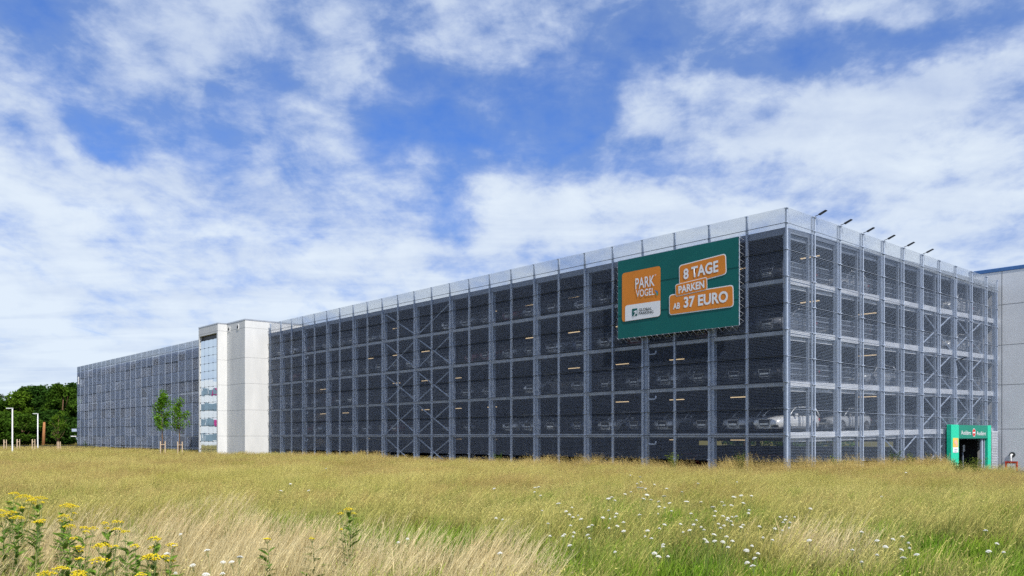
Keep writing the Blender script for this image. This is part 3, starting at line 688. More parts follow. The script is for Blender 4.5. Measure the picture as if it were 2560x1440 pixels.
flat([Z(374, 1040), Z(400, 990), Z(380, 996), Z(379, 984), Z(413, 968), Z(413, 1010), Z(404, 1016), Z(404, 1000), Z(386, 1038)], 'white_arrow', M['bwhite'], lg, X5)
flat([Z(612, 748), Z(630, 746), Z(648, 758), Z(654, 782), Z(640, 775), Z(628, 765)], 'blue_feather', M['bluemark'], lg, X4)
flat([Z(628, 767), Z(640, 776), Z(654, 783), Z(650, 800), Z(644, 806), Z(636, 796)], 'green_feather', M['greenmark'], lg, X4)
def card(corners, rad, w, xo, nm='card'):
    o = rquad(corners, rad+w*.7, nm, M['bwhite'], ban, xo, grow=w); rquad(corners, rad, 'orange_face', M['orange'], o, xo-.008); return o
ca = card([Z(896, 474), Z(1408, 342), Z(1416, 556), Z(900, 700)], .18, .055, X2)
cb_ = card([Z(786, 806), Z(1492, 694), Z(1496, 922), Z(786, 1018)], .18, .055, X2-.004)
cc = card([Z(854, 688), Z(1200, 604), Z(1204, 734), Z(858, 812)], .13, .04, X3-.008)
TX('8 TAGE', Z(938, 508), Z(1330, 405), Z(1332, 538), Z(940, 628), M['bwhite'], ca, .030, X4)
TX('PARKEN', Z(882, 700), Z(1172, 632), Z(1174, 718), Z(884, 784), M['bwhite'], cc, .03, X5)
TX('AB', Z(822, 893), Z(900, 880), Z(900, 950), Z(822, 962), M['bwhite'], cb_, .03, X4)
TX('37 EURO', Z(942, 822), Z(1440, 746), Z(1440, 880), Z(942, 946), M['bwhite'], cb_, .032, X4)

# ------------------------------------------------------------------ floodlights on the short facade
fl = None
FW = ['on the second post from the corner', 'on the third post from the corner', 'on the fourth post from the corner', 'on the fifth post from the corner', 'on the sixth post from the corner', 'on the seventh post from the corner']
for k, i in enumerate(range(1, 7)):
    t = TS[i]; L_ = W(t, -.02, MTOP+droop(t))
    if fl is None:
        fl = empty('floodlight', tuple(L_), ROT)
        mb = MB(); mb.bar((0, 0, -.15), (0, 0, .06), .05); mb.bar((0, 0, .05), (.10, -.35, .16), .05, .04); mb.build('arm', M['lamp'], fl)
        mb = MB(); mb.add([(-.02, -.25, .10), (.3, -.25, .10), (.3, -.85, .34), (-.02, -.85, .34), (-.02, -.28, .19), (.3, -.28, .19), (.3, -.86, .40), (-.02, -.86, .40)],
                          [(0, 1, 2, 3), (7, 6, 5, 4), (0, 4, 5, 1), (1, 5, 6, 2), (2, 6, 7, 3), (3, 7, 4, 0)]); recalc(bevel(mb.build('lamp_head', M['lamp'], fl), .015, 1))
        o = fl
    else: o = dup(fl); o.location = L_
    o.scale = (.72, .72, .72)
    tag(o, 'black floodlight leaning out at the mesh top '+FW[k], 'floodlight', 'floodlights along the roof screen')
p = pix(2395, 903, 's', -.1); o = dup(fl); o.location = W(p.x-.1, -.06, p.z); tag(o, 'black lamp arm halfway up the mesh above the green gate', 'floodlight', 'floodlights along the roof screen')

# ------------------------------------------------------------------ strip lights inside
sl = None
for lv in range(5):
    zc_ = (BEAMS+[ROOF-.12])[lv]
    for ti, t in enumerate((6.3, 14.6)):
        for si in range(13 if ti == 0 else 3):
            if (si*7+lv*3+ti) % 5 in (1, 3): continue
            s = 2.2+si*2*BAY+(.5 if ti else 0); z = zc_-.42+rise(t)
            if sl is None:
                sl = empty('strip_light', tuple(W(t, s, z)), ROT); mb = MB(); mb.box(-.07, .07, -.62, .62, .05, .12); mb.build('housing', M['white'], sl)
                mb = MB(); mb.box(-.05, .05, -.6, .6, 0, .048); mb.build('tube', M['tubelight'], sl); o = sl
            else: o = dup(sl); o.location = W(t, s, z)
            row = 'front' if ti == 0 else 'inner'
            tag(o, f'warm strip light over the {ORD[lv]}, {NUM[si]} from the corner in the {row} row', 'strip light', 'strip lights under the decks')

# ------------------------------------------------------------------ cars
def loft(stations, name, m_, par, smooth=True):
    """stations: (x, list of (y,z) for one half, bottom to top)"""
    mb = MB(); n = len(stations[0][1])
    for x, prof in stations:
        ring = [(x, y, z) for y, z in prof]+[(x, -y, z) for y, z in reversed(prof)]
        mb.v += ring
    m = 2*n
    for i in range(len(stations)-1):
        for j in range(m): a = i*m+j; b = i*m+(j+1) % m; mb.f.append((a, b, b+m, a+m)); mb.m.append(0)
    mb.f.append(tuple(range(m))); mb.f.append(tuple((len(stations)-1)*m+j for j in range(m))[::-1]); mb.m += [0, 0]
    o = recalc(mb.build(name, m_, par, smooth)); return o
def make_car(kind):
    L, Wd, Hh, belt = {'hatchback': (4.1, .88, 1.46, .92), 'estate': (4.45, .90, 1.45, .93), 'saloon': (4.6, .90, 1.42, .92), 'SUV': (4.5, .93, 1.68, 1.05)}[kind]
    h = L/2; root = empty(kind.lower()+'_car'); hz = .30 if kind != 'SUV' else .36
    P = PAINT['white']
    def prof(w, zb, zm, zt_, crown): return [(.0, zb), (w*.86, zb), (w*.97, zb+.12), (w, zm), (w*.98, zt_-.10), (w*.90, zt_), (w*.45, zt_+crown), (0, zt_+crown*1.2)]
    tail = belt+.02
    rear_t = tail if kind != 'saloon' else tail+.0
    st = [(-h, prof(Wd*.72, .32, .48, .62, .02)), (-h+.06, prof(Wd*.86, .22, .50, .68, .04)), (-h+.28, prof(Wd*.96, .19, .52, .74, .06)), (-h+.75, prof(Wd, .19, .55, .84, .05)),
          (-h+1.25, prof(Wd, .19, .58, belt-.02, .04)), (0, prof(Wd, .19, .60, belt, .0)), (h-1.1, prof(Wd, .19, .60, belt+.03, .0)),
          (h-.40, prof(Wd*.98, .20, .62, rear_t+.04, .02)), (h-.12, prof(Wd*.93, .24, .62, rear_t, .02)), (h, prof(Wd*.85, .34, .60, rear_t-.16, .01))]
    body = loft(st, 'body', P, root)
    # greenhouse: dark glass volume, painted roof skin and pillars around it
    xf, xr0 = -h+1.15, {'hatchback': h-.12, 'estate': h-.08, 'saloon': h-.75, 'SUV': h-.1}[kind]
    rf, rr0 = xf+.85, {'hatchback': h-.75, 'estate': h-.45, 'saloon': h-1.45, 'SUV': h-.5}[kind]
    def gp_(w, zb, zt_): return [(0, zb), (w, zb), (w-.03, (zb+zt_)/2), (w-.10, zt_-.02), (w-.22, zt_), (0, zt_+.01)]
    def lerp(a, b, t): return a+(b-a)*t
    gs = []
    for t in (0, .5, 1): gs.append((lerp(xf, rf, t), gp_(lerp(Wd-.05, Wd-.10, t), belt-.1, lerp(belt-.04, Hh-.03, t)+.04*math.sin(t*math.pi))))
    gs.append(((rf+rr0)/2, gp_(Wd-.09, belt-.1, Hh-.005)))
    for t in (0, .5, 1): gs.append((lerp(rr0, xr0, t), gp_(lerp(Wd-.11, Wd-.10, t), belt-.1, lerp(Hh-.05, belt-.02, t)+.05*math.sin(t*math.pi))))
    loft(gs, 'windows', M['carglass'], root)
    rs_ = [(rf-.03, Wd-.20, Hh-.045), (rf+.35, Wd-.19, Hh), ((rf+rr0)/2, Wd-.18, Hh+.015), (rr0-.2, Wd-.19, Hh-.01), (rr0+.06, Wd-.20, Hh-.06)]
    loft([(x, [(0, z-.03), (w, z-.045), (w+.015, z-.02), (w-.06, z+.006), (w*.5, z+.018), (0, z+.022)]) for x, w, z in rs_], 'roof', P, body)
    for sg_ in (1, -1):
        mb = MB()
        mb.tube([(xf, sg_*(Wd-.06), belt-.03), ((xf+rf)/2, sg_*(Wd-.10), (belt+Hh)/2+.03), (rf, sg_*(Wd-.17), Hh-.045)], .030, 6)
        mb.tube([(rf, sg_*(Wd-.17), Hh-.04), ((rf+rr0)/2, sg_*(Wd-.155), Hh-.012), (rr0, sg_*(Wd-.17), Hh-.05)], .028, 6)
        mb.tube([(rr0, sg_*(Wd-.17), Hh-.055), ((rr0+xr0)/2, sg_*(Wd-.12), (Hh+belt)/2+.05), (xr0, sg_*(Wd-.08), belt+.0)], .05 if kind != 'saloon' else .035, 6)
        mb.build('pillar', P, body, True)
        mb = MB(); xm = (rf+rr0)/2+.05; mb.bar((xm, sg_*(Wd-.062), belt), (xm+.03, sg_*(Wd-.15), Hh-.04), .07, .02); mb.build('door_pillar', M['lamp'], body)
        mb = MB(); mb.box(xf+.38, xf+.56, sg_*(Wd+.02)-.02*0, sg_*(Wd+.16), belt+.0, belt+.13); recalc(bevel(mb.build('mirror', P, root), .04, 2))
        mb = MB(); a = -h+.03; y0, y1 = sg_*Wd*.52, sg_*Wd*.90
        mb.add([(a-.01, y0, .60), (a+.20, y1, .64), (a+.38, y1*1.015, .74), (a+.05, y0, .70), (a+.12, y0, .60), (a+.33, y1*.97, .64), (a+.43, y1*.97, .74), (a+.18, y0, .70)],
               [(0, 1, 2, 3), (7, 6, 5, 4), (0, 4, 5, 1), (1, 5, 6, 2), (2, 6, 7, 3), (3, 7, 4, 0)]); recalc(mb.build('headlight', M['headlight'], root))
        mb = MB(); mb.box(h-.16, h+.0-.03, sg_*Wd*.62, sg_*Wd*.94, .66, .82); recalc(bevel(mb.build('tail_light', M['taillight'], root), .02, 1))
        for wx in (-h+.85, h-.82):
            # dark wheel arch: a lens just proud of the flank
            mb = MB(); n = 20; r = .375 if kind != 'SUV' else .42; yy = sg_*(Wd+.004)
            mb.poly([(wx+r*math.cos(2*math.pi*k/n), yy, max(.2, hz+r*math.sin(2*math.pi*k/n))) for k in range(n)]); mb.build('wheel_arch', M['black'], body)
            wr = r-.055; mb = MB(); yo, yi = sg_*(Wd+.015), sg_*(Wd-.19); n = 22
            for (y, rr_) in ((yi, wr-.02), (yi, wr), (yo-sg_*.02, wr), (yo, wr-.025), (yo, wr*.68)):
                mb.v += [(wx+rr_*math.cos(2*math.pi*k/n), y, wr+rr_*math.sin(2*math.pi*k/n)) for k in range(n)]
            for q in range(4):
                for k in range(n): mb.f.append((q*n+k, q*n+(k+1) % n, (q+1)*n+(k+1) % n, (q+1)*n+k)); mb.m.append(0)
            wh = recalc(mb.build('wheel', M['black'], root))
            mb = MB(); mb.tube([(wx, yo-sg_*.05, wr), (wx, yo-sg_*.045, wr)], wr*.68, 22)
            wh2 = mb.build('rim_back', M['lamp'], wh)
            mb = MB()
            for k in range(5):
                t = 2*math.pi*k/5+.3; mb.bar((wx, yo-sg_*.01, wr), (wx+wr*.66*math.cos(t), yo-sg_*.004, wr+wr*.66*math.sin(t)), .055, .02, up=(0, 1, 0))
            for k in range(n):
                t0, t1 = 2*math.pi*k/n, 2*math.pi*(k+1)/n; mb.bar((wx+wr*.66*math.cos(t0), yo-.002*sg_, wr+wr*.66*math.sin(t0)), (wx+wr*.66*math.cos(t1), yo-.002*sg_, wr+wr*.66*math.sin(t1)), .025, .02, up=(0, 1, 0))
            mb.build('rim', M['rim'], wh)
    a = -h
    mb = MB(); mb.add([(a-.012, -.36, .70), (a-.012, .36, .70), (a-.03, .26, .32), (a-.03, -.26, .32), (a+.2, -.36, .70), (a+.2, .36, .70), (a+.2, .26, .32), (a+.2, -.26, .32)],
                      [(0, 1, 2, 3), (7, 6, 5, 4), (0, 4, 5, 1), (1, 5, 6, 2), (2, 6, 7, 3), (3, 7, 4, 0)]); gr = recalc(mb.build('grille', M['black'], root))
    mb = MB()
    for (y0, z0, y1, z1) in ((-.37, .71, .37, .71), (.37, .71, .27, .31), (.27, .31, -.27, .31), (-.27, .31, -.37, .71)): mb.bar((a-.03, y0, z0), (a-.035, y1, z1), .02, .02)
    mb.build('grille_frame', M['rim'], gr)
    mb = MB(); mb.box(a-.055, a-.036, -.26, .26, .40, .51); mb.build('number_plate', M['plate'], root)
    for y0 in (-.80, .42): mb = MB(); mb.box(a+.0, a+.12, y0, y0+.38, .28, .40); mb.build('air_intake', M['black'], root)
    mb = MB(); mb.box(h-.02, h+.012, -.26, .26, .55, .66); mb.build('rear_plate', M['plate'], root)
    return root
CARS = {k: make_car(k) for k in ('hatchback', 'estate', 'saloon', 'SUV')}
first_used = set()
PAINTED = {}
def paint_mesh(me, colour):
    key = (me.name, colour)
    if key not in PAINTED:
        m2 = me.copy(); m2.materials[0] = PAINT[colour]; PAINTED[key] = m2
    return PAINTED[key]
def recolour(o, colour):
    for ch in o.children:
        if ch.type == 'MESH' and ch.data.materials[0] == PAINT['white']: ch.data = paint_mesh(ch.data, colour)
        recolour(ch, colour)
def put_car(kind, colour, t, s, lv, flip=False, where='', jitter=True):
    z = .06 if lv == 0 else BEAMS[lv-1]+.12+rise(t)+.002
    o = dup(CARS[kind]); o.location = W(t, s, z); o.rotation_euler = (0, 0, ROT+(math.pi if flip else 0)+(random.uniform(-.02, .02) if jitter else 0))
    recolour(o, colour)
    tag(o, f'{colour} {kind} on the {ORD[lv]}, {where}', 'car', 'cars parked inside the garage')
rc = random.Random(21)
kinds = ['hatchback', 'estate', 'saloon', 'SUV', 'hatchback', 'saloon']; colsA = ['black', 'dark grey', 'grey', 'dark blue', 'silver', 'light grey', 'dark grey', 'black', 'silver', 'dark red', 'white']
FIX = {(1, 0): ('estate', 'white'), (1, 1): ('saloon', 'silver'), (1, 2): ('hatchback', 'dark grey'), (2, 0): ('saloon', 'black'), (2, 1): ('saloon', 'black'), (2, 8): ('SUV', 'white'),
       (1, 3): ('saloon', 'silver'), (1, 5): ('hatchback', 'white'), (1, 8): ('saloon', 'silver'), (4, 0): ('hatchback', 'black'), (4, 6): ('hatchback', 'silver'), (4, 11): ('estate', 'silver'), (3, 5): ('SUV', 'light grey')}
for lv in range(1, 5):
    for b in range(25):
        kd, cl = rc.choice(kinds), rc.choice(colsA)
        if (lv, b) in FIX: kd, cl = FIX[(lv, b)]
        elif rc.random() < .14: continue
        s = b*BAY+(1.70 if b == 0 else 1.30)
        put_car(kd, cl, .65+2.25+rc.uniform(-.1, .25) if b else 2.85, s, lv, False, f'behind the {NUM[b]} long-side bay from the corner')
for b in (1, 3, 4, 6, 8, 9, 11, 13, 15, 17, 20, 22): put_car(rc.choice(kinds), rc.choice(colsA), 3.2, b*BAY+1.3, 0, False, f'behind the {NUM[b]} long-side bay from the corner')
for lv in range(1, 5):                              # rows seen through the short facade
    for (t, word) in ((8.9, 'second'), (19.6, 'third'), (25.2, 'fourth')):
        for b in range(2):
            if rc.random() < .2 and (lv, t) not in ((1, 8.9), (2, 8.9)): continue
            kd, cl = rc.choice(kinds), rc.choice(colsA)
            tt = t
            if (lv, t, b) == (1, 8.9, 0): kd, cl = 'saloon', 'silver'
            if (lv, t, b) == (2, 8.9, 0): kd, cl, tt = 'estate', 'silver', 12.6
            put_car(kd, cl, tt, b*BAY+1.6, lv, word == 'third', f'{word} car row, {("outer" if b == 0 else "inner")} place at the short side')
for c_ in CARS.values():
    def rm(o):
        for ch in list(o.children): rm(ch)
        bpy.data.objects.remove(o)
    rm(c_)

# ------------------------------------------------------------------ foliage material
def leaf_mat(name, a, b, c, scale=.5, trans=.35, attr=False, world_=True):
    """diffuse + translucent; colour varies through the plants by position (and from root to tip with attribute h)"""
    m = bpy.data.materials.new(name); m.use_nodes = True; nt = m.node_tree; nt.nodes.clear(); N = nt.nodes.new; L = nt.links.new
    g = N('ShaderNodeNewGeometry'); n = N('ShaderNodeTexNoise'); n.inputs['Scale'].default_value = scale; n.inputs['Detail'].default_value = 4; n.inputs['Roughness'].default_value = .65
    L(g.outputs['Position'], n.inputs['Vector'])
    r = N('ShaderNodeValToRGB'); r.color_ramp.elements[0].position = .32; r.color_ramp.elements[1].position = .68
    r.color_ramp.elements[0].color = (*a, 1); r.color_ramp.elements[1].color = (*b, 1); L(n.outputs['Fac'], r.inputs[0]); out = r.outputs[0]
    wnz = N('ShaderNodeTexWhiteNoise'); wnz.noise_dimensions = '1D'; L(g.outputs['Random Per Island'], wnz.inputs[1])
    mr = N('ShaderNodeMapRange'); mr.inputs[3].default_value = .65; mr.inputs[4].default_value = 1.35; L(wnz.outputs['Value'], mr.inputs[0])
    mu = N('ShaderNodeMix'); mu.data_type = 'RGBA'; mu.blend_type = 'MULTIPLY'; mu.inputs[0].default_value = 1
    cx_ = N('ShaderNodeCombineXYZ'); [L(mr.outputs[0], cx_.inputs[i]) for i in range(3)]
    L(out, mu.inputs[6]); L(cx_.outputs[0], mu.inputs[7]); out = mu.outputs[2]
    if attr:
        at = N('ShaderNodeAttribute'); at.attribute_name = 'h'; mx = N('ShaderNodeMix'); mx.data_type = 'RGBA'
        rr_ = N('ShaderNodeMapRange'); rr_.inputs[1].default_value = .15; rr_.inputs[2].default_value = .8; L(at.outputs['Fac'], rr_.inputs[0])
        L(rr_.outputs[0], mx.inputs[0]); mx.inputs[6].default_value = (*c, 1); L(out, mx.inputs[7]); out = mx.outputs[2]  # green roots, with the shade at the blade base put into the colour
    d = N('ShaderNodeBsdfDiffuse'); t = N('ShaderNodeBsdfTranslucent'); ms = N('ShaderNodeMixShader'); ms.inputs[0].default_value = trans
    L(out, d.inputs[0]); L(out, t.inputs[0]); L(d.outputs[0], ms.inputs[1]); L(t.outputs[0], ms.inputs[2])
    o = N('ShaderNodeOutputMaterial'); L(ms.outputs[0], o.inputs[0]); return m
LM = {'dark': leaf_mat('leaves_dark', (.022, .060, .010), (.05, .11, .018), None, .35), 'mid': leaf_mat('leaves_mid', (.035, .085, .010), (.085, .16, .018), None, .35),
      'light': leaf_mat('leaves_light', (.06, .13, .012), (.13, .22, .02), None, .4), 'pale': leaf_mat('leaves_pale', (.10, .13, .09), (.16, .19, .13), None, .4),
      'young': leaf_mat('leaves_young', (.08, .19, .015), (.17, .33, .03), None, 1.2)}
def quads_mesh(name, cen, size, m_, aspect=.6, up=.0, rs=None):
    rs = rs or rng; n = len(cen); a = rs.normal(size=(n, 3)); a[:, 2] *= .6; a /= np.linalg.norm(a, axis=1)[:, None]
    b = rs.normal(size=(n, 3)); b[:, 2] += up; b -= a*(a*b).sum(1)[:, None]; b /= np.linalg.norm(b, axis=1)[:, None]
    s = (size*rs.uniform(.6, 1.35, n))[:, None]
    a = a*s*.5; b = b*s*.5*aspect
    v = np.stack([cen-a, cen-b*1.0+a*.1, cen+a, cen+b+a*.1], 1).reshape(-1, 3)
    me = bpy.data.meshes.new(name); me.vertices.add(n*4); me.vertices.foreach_set('co', v.ravel()); me.loops.add(n*4); me.loops.foreach_set('vertex_index', np.arange(n*4))
    me.polygons.add(n); me.polygons.foreach_set('loop_start', np.arange(n)*4); me.polygons.foreach_set('loop_total', np.full(n, 4)); me.materials.append(m_); me.update(); return me
def crown_points(h, w, zb, n, rs, lobes=16, shape=1.0):
    """leaf positions on clumpy lobes filling an irregular crown, gaps between lobes"""
    pts = []
    for k in range(lobes):
        u = rs.uniform(0, 1); z = zb+(h-zb)*(.08+.86*u); rad = w/2*math.sin(math.pi*min(.97, (.12+.80*u**shape)))**.8
        an = rs.uniform(0, 2*math.pi); d = rad*rs.uniform(.35, .85); c = np.array([d*math.cos(an), d*math.sin(an), z]); r = w*rs.uniform(.12, .24)
        m = int(n/lobes); q = rs.normal(size=(m, 3)); q /= np.linalg.norm(q, axis=1)[:, None]; q *= (rs.uniform(.35, 1.0, m)**.5)[:, None]*r*np.array([1, 1, .72])
        q *= (1+.25*np.sin(q[:, :1]*9/r+k))
        pts.append(c+q)
    p = np.concatenate(pts); p[:, 2] = np.minimum(p[:, 2], h+.4*rs.random(len(p))); return p
def tree(x, y, h, w, kind, label, zb=None, seed=0, leaf=.42, n=5200, trunk='bark', lobes=18, name='broadleaf_tree', group=None):
    rs = np.random.default_rng(seed); root = empty(name, (x, y, 0)); tag(root, label, 'tree', group)
    zb = h*.12 if zb is None else zb
    cp = crown_points(h, w, zb, n, rs, lobes)
    me = quads_mesh('crown', cp, leaf, LM[kind], .65, rs=rs); link('crown', me, root)
    mb = MB(); r0 = .05*w*.6+.06
    mb.tube([(0, 0, 0), (.05*w*rs.uniform(-1, 1), 0, h*.35), (.08*w*rs.uniform(-1, 1), .1, h*.62), (0, 0, h*.9)], [r0, r0*.75, r0*.45, r0*.12], 8)
    for k in range(9):
        z0 = h*rs.uniform(.22, .65); a = rs.uniform(0, 6.28); d = w*rs.uniform(.25, .42)
        mb.tube([(0, 0, z0), (d*.5*math.cos(a), d*.5*math.sin(a), z0+h*.09), (d*math.cos(a), d*math.sin(a), z0+h*.22)], [r0*.35, r0*.22, r0*.05], 5)
    mb.build('trunk', M[trunk], root, True); return root
def wx(px, Y): return (px-1280)/FPX*Y
TREES = [ # px, top py, Y, width px, kind, label, crown base
 (-45, 985, 190, 90, 'dark', 'dark tree at the left edge of the wood, mostly out of view'), (4, 975, 200, 34, 'pale', 'thin pale tree rising at the left end of the wood'),
 (18, 1003, 185, 56, 'mid', 'low green tree below the thin pale one'), (47, 982, 178, 62, 'light', 'rounded bright green tree behind the taller lamp post'),
 (78, 966, 186, 66, 'mid', 'tall mid green tree between the two lamp posts'), (104, 960, 182, 60, 'dark', 'dark tall tree over the bare reddish trunk'),
 (133, 966, 180, 60, 'dark', 'dark green tree with a broken top near the far wing'), (160, 958, 176, 66, 'mid', 'tallest fresh green tree near the far wing'),
 (184, 958, 184, 54, 'dark', 'very dark tree touching the far wing corner'), (215, 970, 188, 60, 'dark', 'dark tree hidden mostly behind the far wing'),
 (12, 1034, 165, 60, 'mid', 'bushy green tree behind the leftmost stake, in front of the wood'), (58, 1040, 162, 60, 'mid', 'bushy low tree just right of the taller lamp post'),
 (100, 1035, 166, 50, 'dark', 'bushy dark tree right of the shorter lamp post'), (128, 1030, 168, 56, 'dark', 'dense dark tree right of the reddish trunk'), (172, 1046, 164, 52, 'dark', 'low shadowy tree at the foot of the far wing')]
for i, (px, py, Y, wpx, kd, lb) in enumerate(TREES):
    h = EYE+(HOR-py)*Y/FPX; w = wpx*Y/FPX*1.45
    tree(wx(px, Y), Y, h, w, kd, lb, seed=100+i, n=14000 if kd != 'pale' else 1500, lobes=30 if kd != 'pale' else 16, zb=.8 if i not in (5,) else 5.0, leaf=.5 if kd != 'pale' else .35)
tree(wx(147, 150), 150, 7.0, 3.4, 'light', 'small thin light green tree in front of the wood', seed=77, n=900, zb=2.0, leaf=.28, name='young_tree')
rt = empty('pine_trunk', (wx(108, 158), 158, 0)); tag(rt, 'bare reddish trunk standing in front of the dark wood', 'tree trunk')
mb = MB(); mb.tube([(0, 0, 0), (.1, 0, 3), (.15, .1, 5.2)], [.30, .25, .2], 10); mb.build('trunk', M['barkred'], rt, True)
# trees behind the garage, glimpsed through the ground level
for i in range(13):
    t, s = 62+(i % 3)*4, 4+i*9.0; p = W(t, s)
    tree(p.x, p.y, 8+(i*37 % 5)*.4, 9.5, ('mid', 'light', 'dark')[i % 3], 'green tree seen through the open ground level, '+NUM[i]+' from the short side', seed=300+i, n=2600, zb=.3, leaf=.5, group='trees behind the garage')

# two staked young trees in front of the far wing
def young(px, Y, pytop, wpx, label, seed, dense):
    rs = np.random.default_rng(seed); h = EYE+(HOR-pytop)*Y/FPX; w = wpx*Y/FPX; root = empty('young_tree', (wx(px, Y), Y, 0)); tag(root, label, 'tree', 'staked young trees')
    zb = EYE-(1084-HOR)*Y/FPX*0+.25; zb = EYE+.3; n = dense; pts = []
    mb = MB(); mb.tube([(0, 0, 0), (.03, 0, 2.5), (-.03, 0, h*.7), (0, 0, h-.1)], [.06, .05, .03, .008], 7)
    for k in range(26):
        u = rs.uniform(0, 1); z0 = zb+(h-zb)*u*.85; a = rs.uniform(0, 6.28); d = w/2*(math.sin(math.pi*min(.95, .25+.72*u))**.7)*rs.uniform(.55, 1.05); z1 = z0+rs.uniform(.4, 1.1)
        mb.tube([(0, 0, z0), (d*.6*math.cos(a), d*.6*math.sin(a), (z0+z1)/2), (d*math.cos(a), d*math.sin(a), z1)], [.018, .012, .004], 4)
        m = int(n/26)
        tt = rs.uniform(.35, 1.1, m)[:, None]; b0 = np.array([0, 0, z0]); b1 = np.array([d*math.cos(a), d*math.sin(a), z1])
        pts.append(b0+(b1-b0)*tt+rs.normal(size=(m, 3))*np.array([.15, .15, .20]))
    pts.append(np.c_[rs.normal(size=(n//14, 2))*.1, rs.uniform(h-1.3, h, n//14)])
    me = quads_mesh('crown', np.concatenate(pts), .17, LM['young'], .7, rs=rs); link('crown', me, root); mb.build('trunk', M['bark'], root, True)
young(405, 88, 985, 50, 'slender young tree, the taller and denser of the two staked by the far wing', 5, 2400)
young(448, 90, 1006, 50, 'slender young tree, the sparser one, staked just left of the stair tower', 6, 1300)
def stakes(px, Y, top, label, n=3, sp=.3):
    root = empty('tree_stakes', (wx(px, Y), Y, 0)); tag(root, label, 'stakes', 'wooden tree stakes'); zt = EYE-(top-HOR)*Y/FPX
    for k in range(n):
        a = 2*math.pi*k/n+.4; mb = MB(); x, y = sp*math.cos(a), sp*math.sin(a); mb.tube([(x, y, 0), (x, y, zt)], .055, 8); mb.build('stake', M['wood'], root)
    mb = MB(); P = [(sp*math.cos(2*math.pi*k/n+.4), sp*math.sin(2*math.pi*k/n+.4), zt-.35) for k in range(n)]
    for k in range(n): mb.bar(P[k], P[(k+1) % n], .025, .06)
    mb.build('cross_rail', M['wood'], root)
stakes(405, 88, 1103, 'wooden stakes round the taller young tree by the far wing', 3, .30); stakes(448, 90, 1104, 'wooden stakes round the sparser young tree left of the tower', 3, .30)
for px, Y, top, lb in ((12, 120, 1099, 'leftmost wooden stakes in the meadow by the wood'), (45, 118, 1098, 'wooden stakes between the two lamp posts'), (83, 116, 1098, 'wooden stakes just left of the shorter lamp post'), (147, 122, 1104, 'short wooden stakes right of the shorter lamp post')):
    stakes(px, Y, top, lb, 3 if px < 100 else 4, .2)
# lamp posts
for px, Y, lb in ((31, 100, 'white lamp post, the taller-looking one at the far left'), (94.5, 124, 'white lamp post, the shorter-looking one, nearer the far wing')):
    root = empty('lamp_post', (wx(px, Y), Y, 0)); tag(root, lb, 'lamp post', 'white lamp posts'); H_ = 5.85
    mb = MB(); mb.tube([(0, 0, 0), (0, 0, 1), (0, 0, H_)], [.10, .085, .065], 12); mb.build('pole', M['white'], root, True)
    mb = MB(); mb.box(-.70, .08, -.11, .11, H_, H_+.08); bevel(mb.build('lamp_head', M['white'], root), .03, 2)
    mb = MB(); mb.box(-.68, -.2, -.10, .10, H_-.012, H_-.002); mb.build('lens', M['plate'], root)
# low dark fence beyond the meadow
fe = empty('low_fence', (wx(70, 135), 135, 0)); tag(fe, 'low dark fence between the lamp posts and the wood', 'fence')
for k in range(15): mb = MB(); mb.box(-9+k*1.4-.04, -9+k*1.4+.04, -.04, .04, 0, 1.15); mb.build('post', M['lamp'], fe)
for z in (.35, .75, 1.05): mb = MB(); mb.box(-9, 10.6, .041, .06, z-.07, z+.07); mb.build('rail', M['lamp'], fe)
# driveway in front of the exit gate
asph = mat('asphalt', (.055, .055, .056), .9, 0, .2, 3, .3, 30)
mb = MB(); A_, B_ = W(TS[8]-1.5, -.3), W(tB-.01, -.3); mb.poly([(A_.x, A_.y, .012), (.521*49, 49, .012), (.62*42.5, 42.5, .012), (.9*32, 32, .012), (80, 40, .012), (80, 60, .012), (B_.x, B_.y, .012)][::1]); tag(mb.build('road', asph), kind='structure')

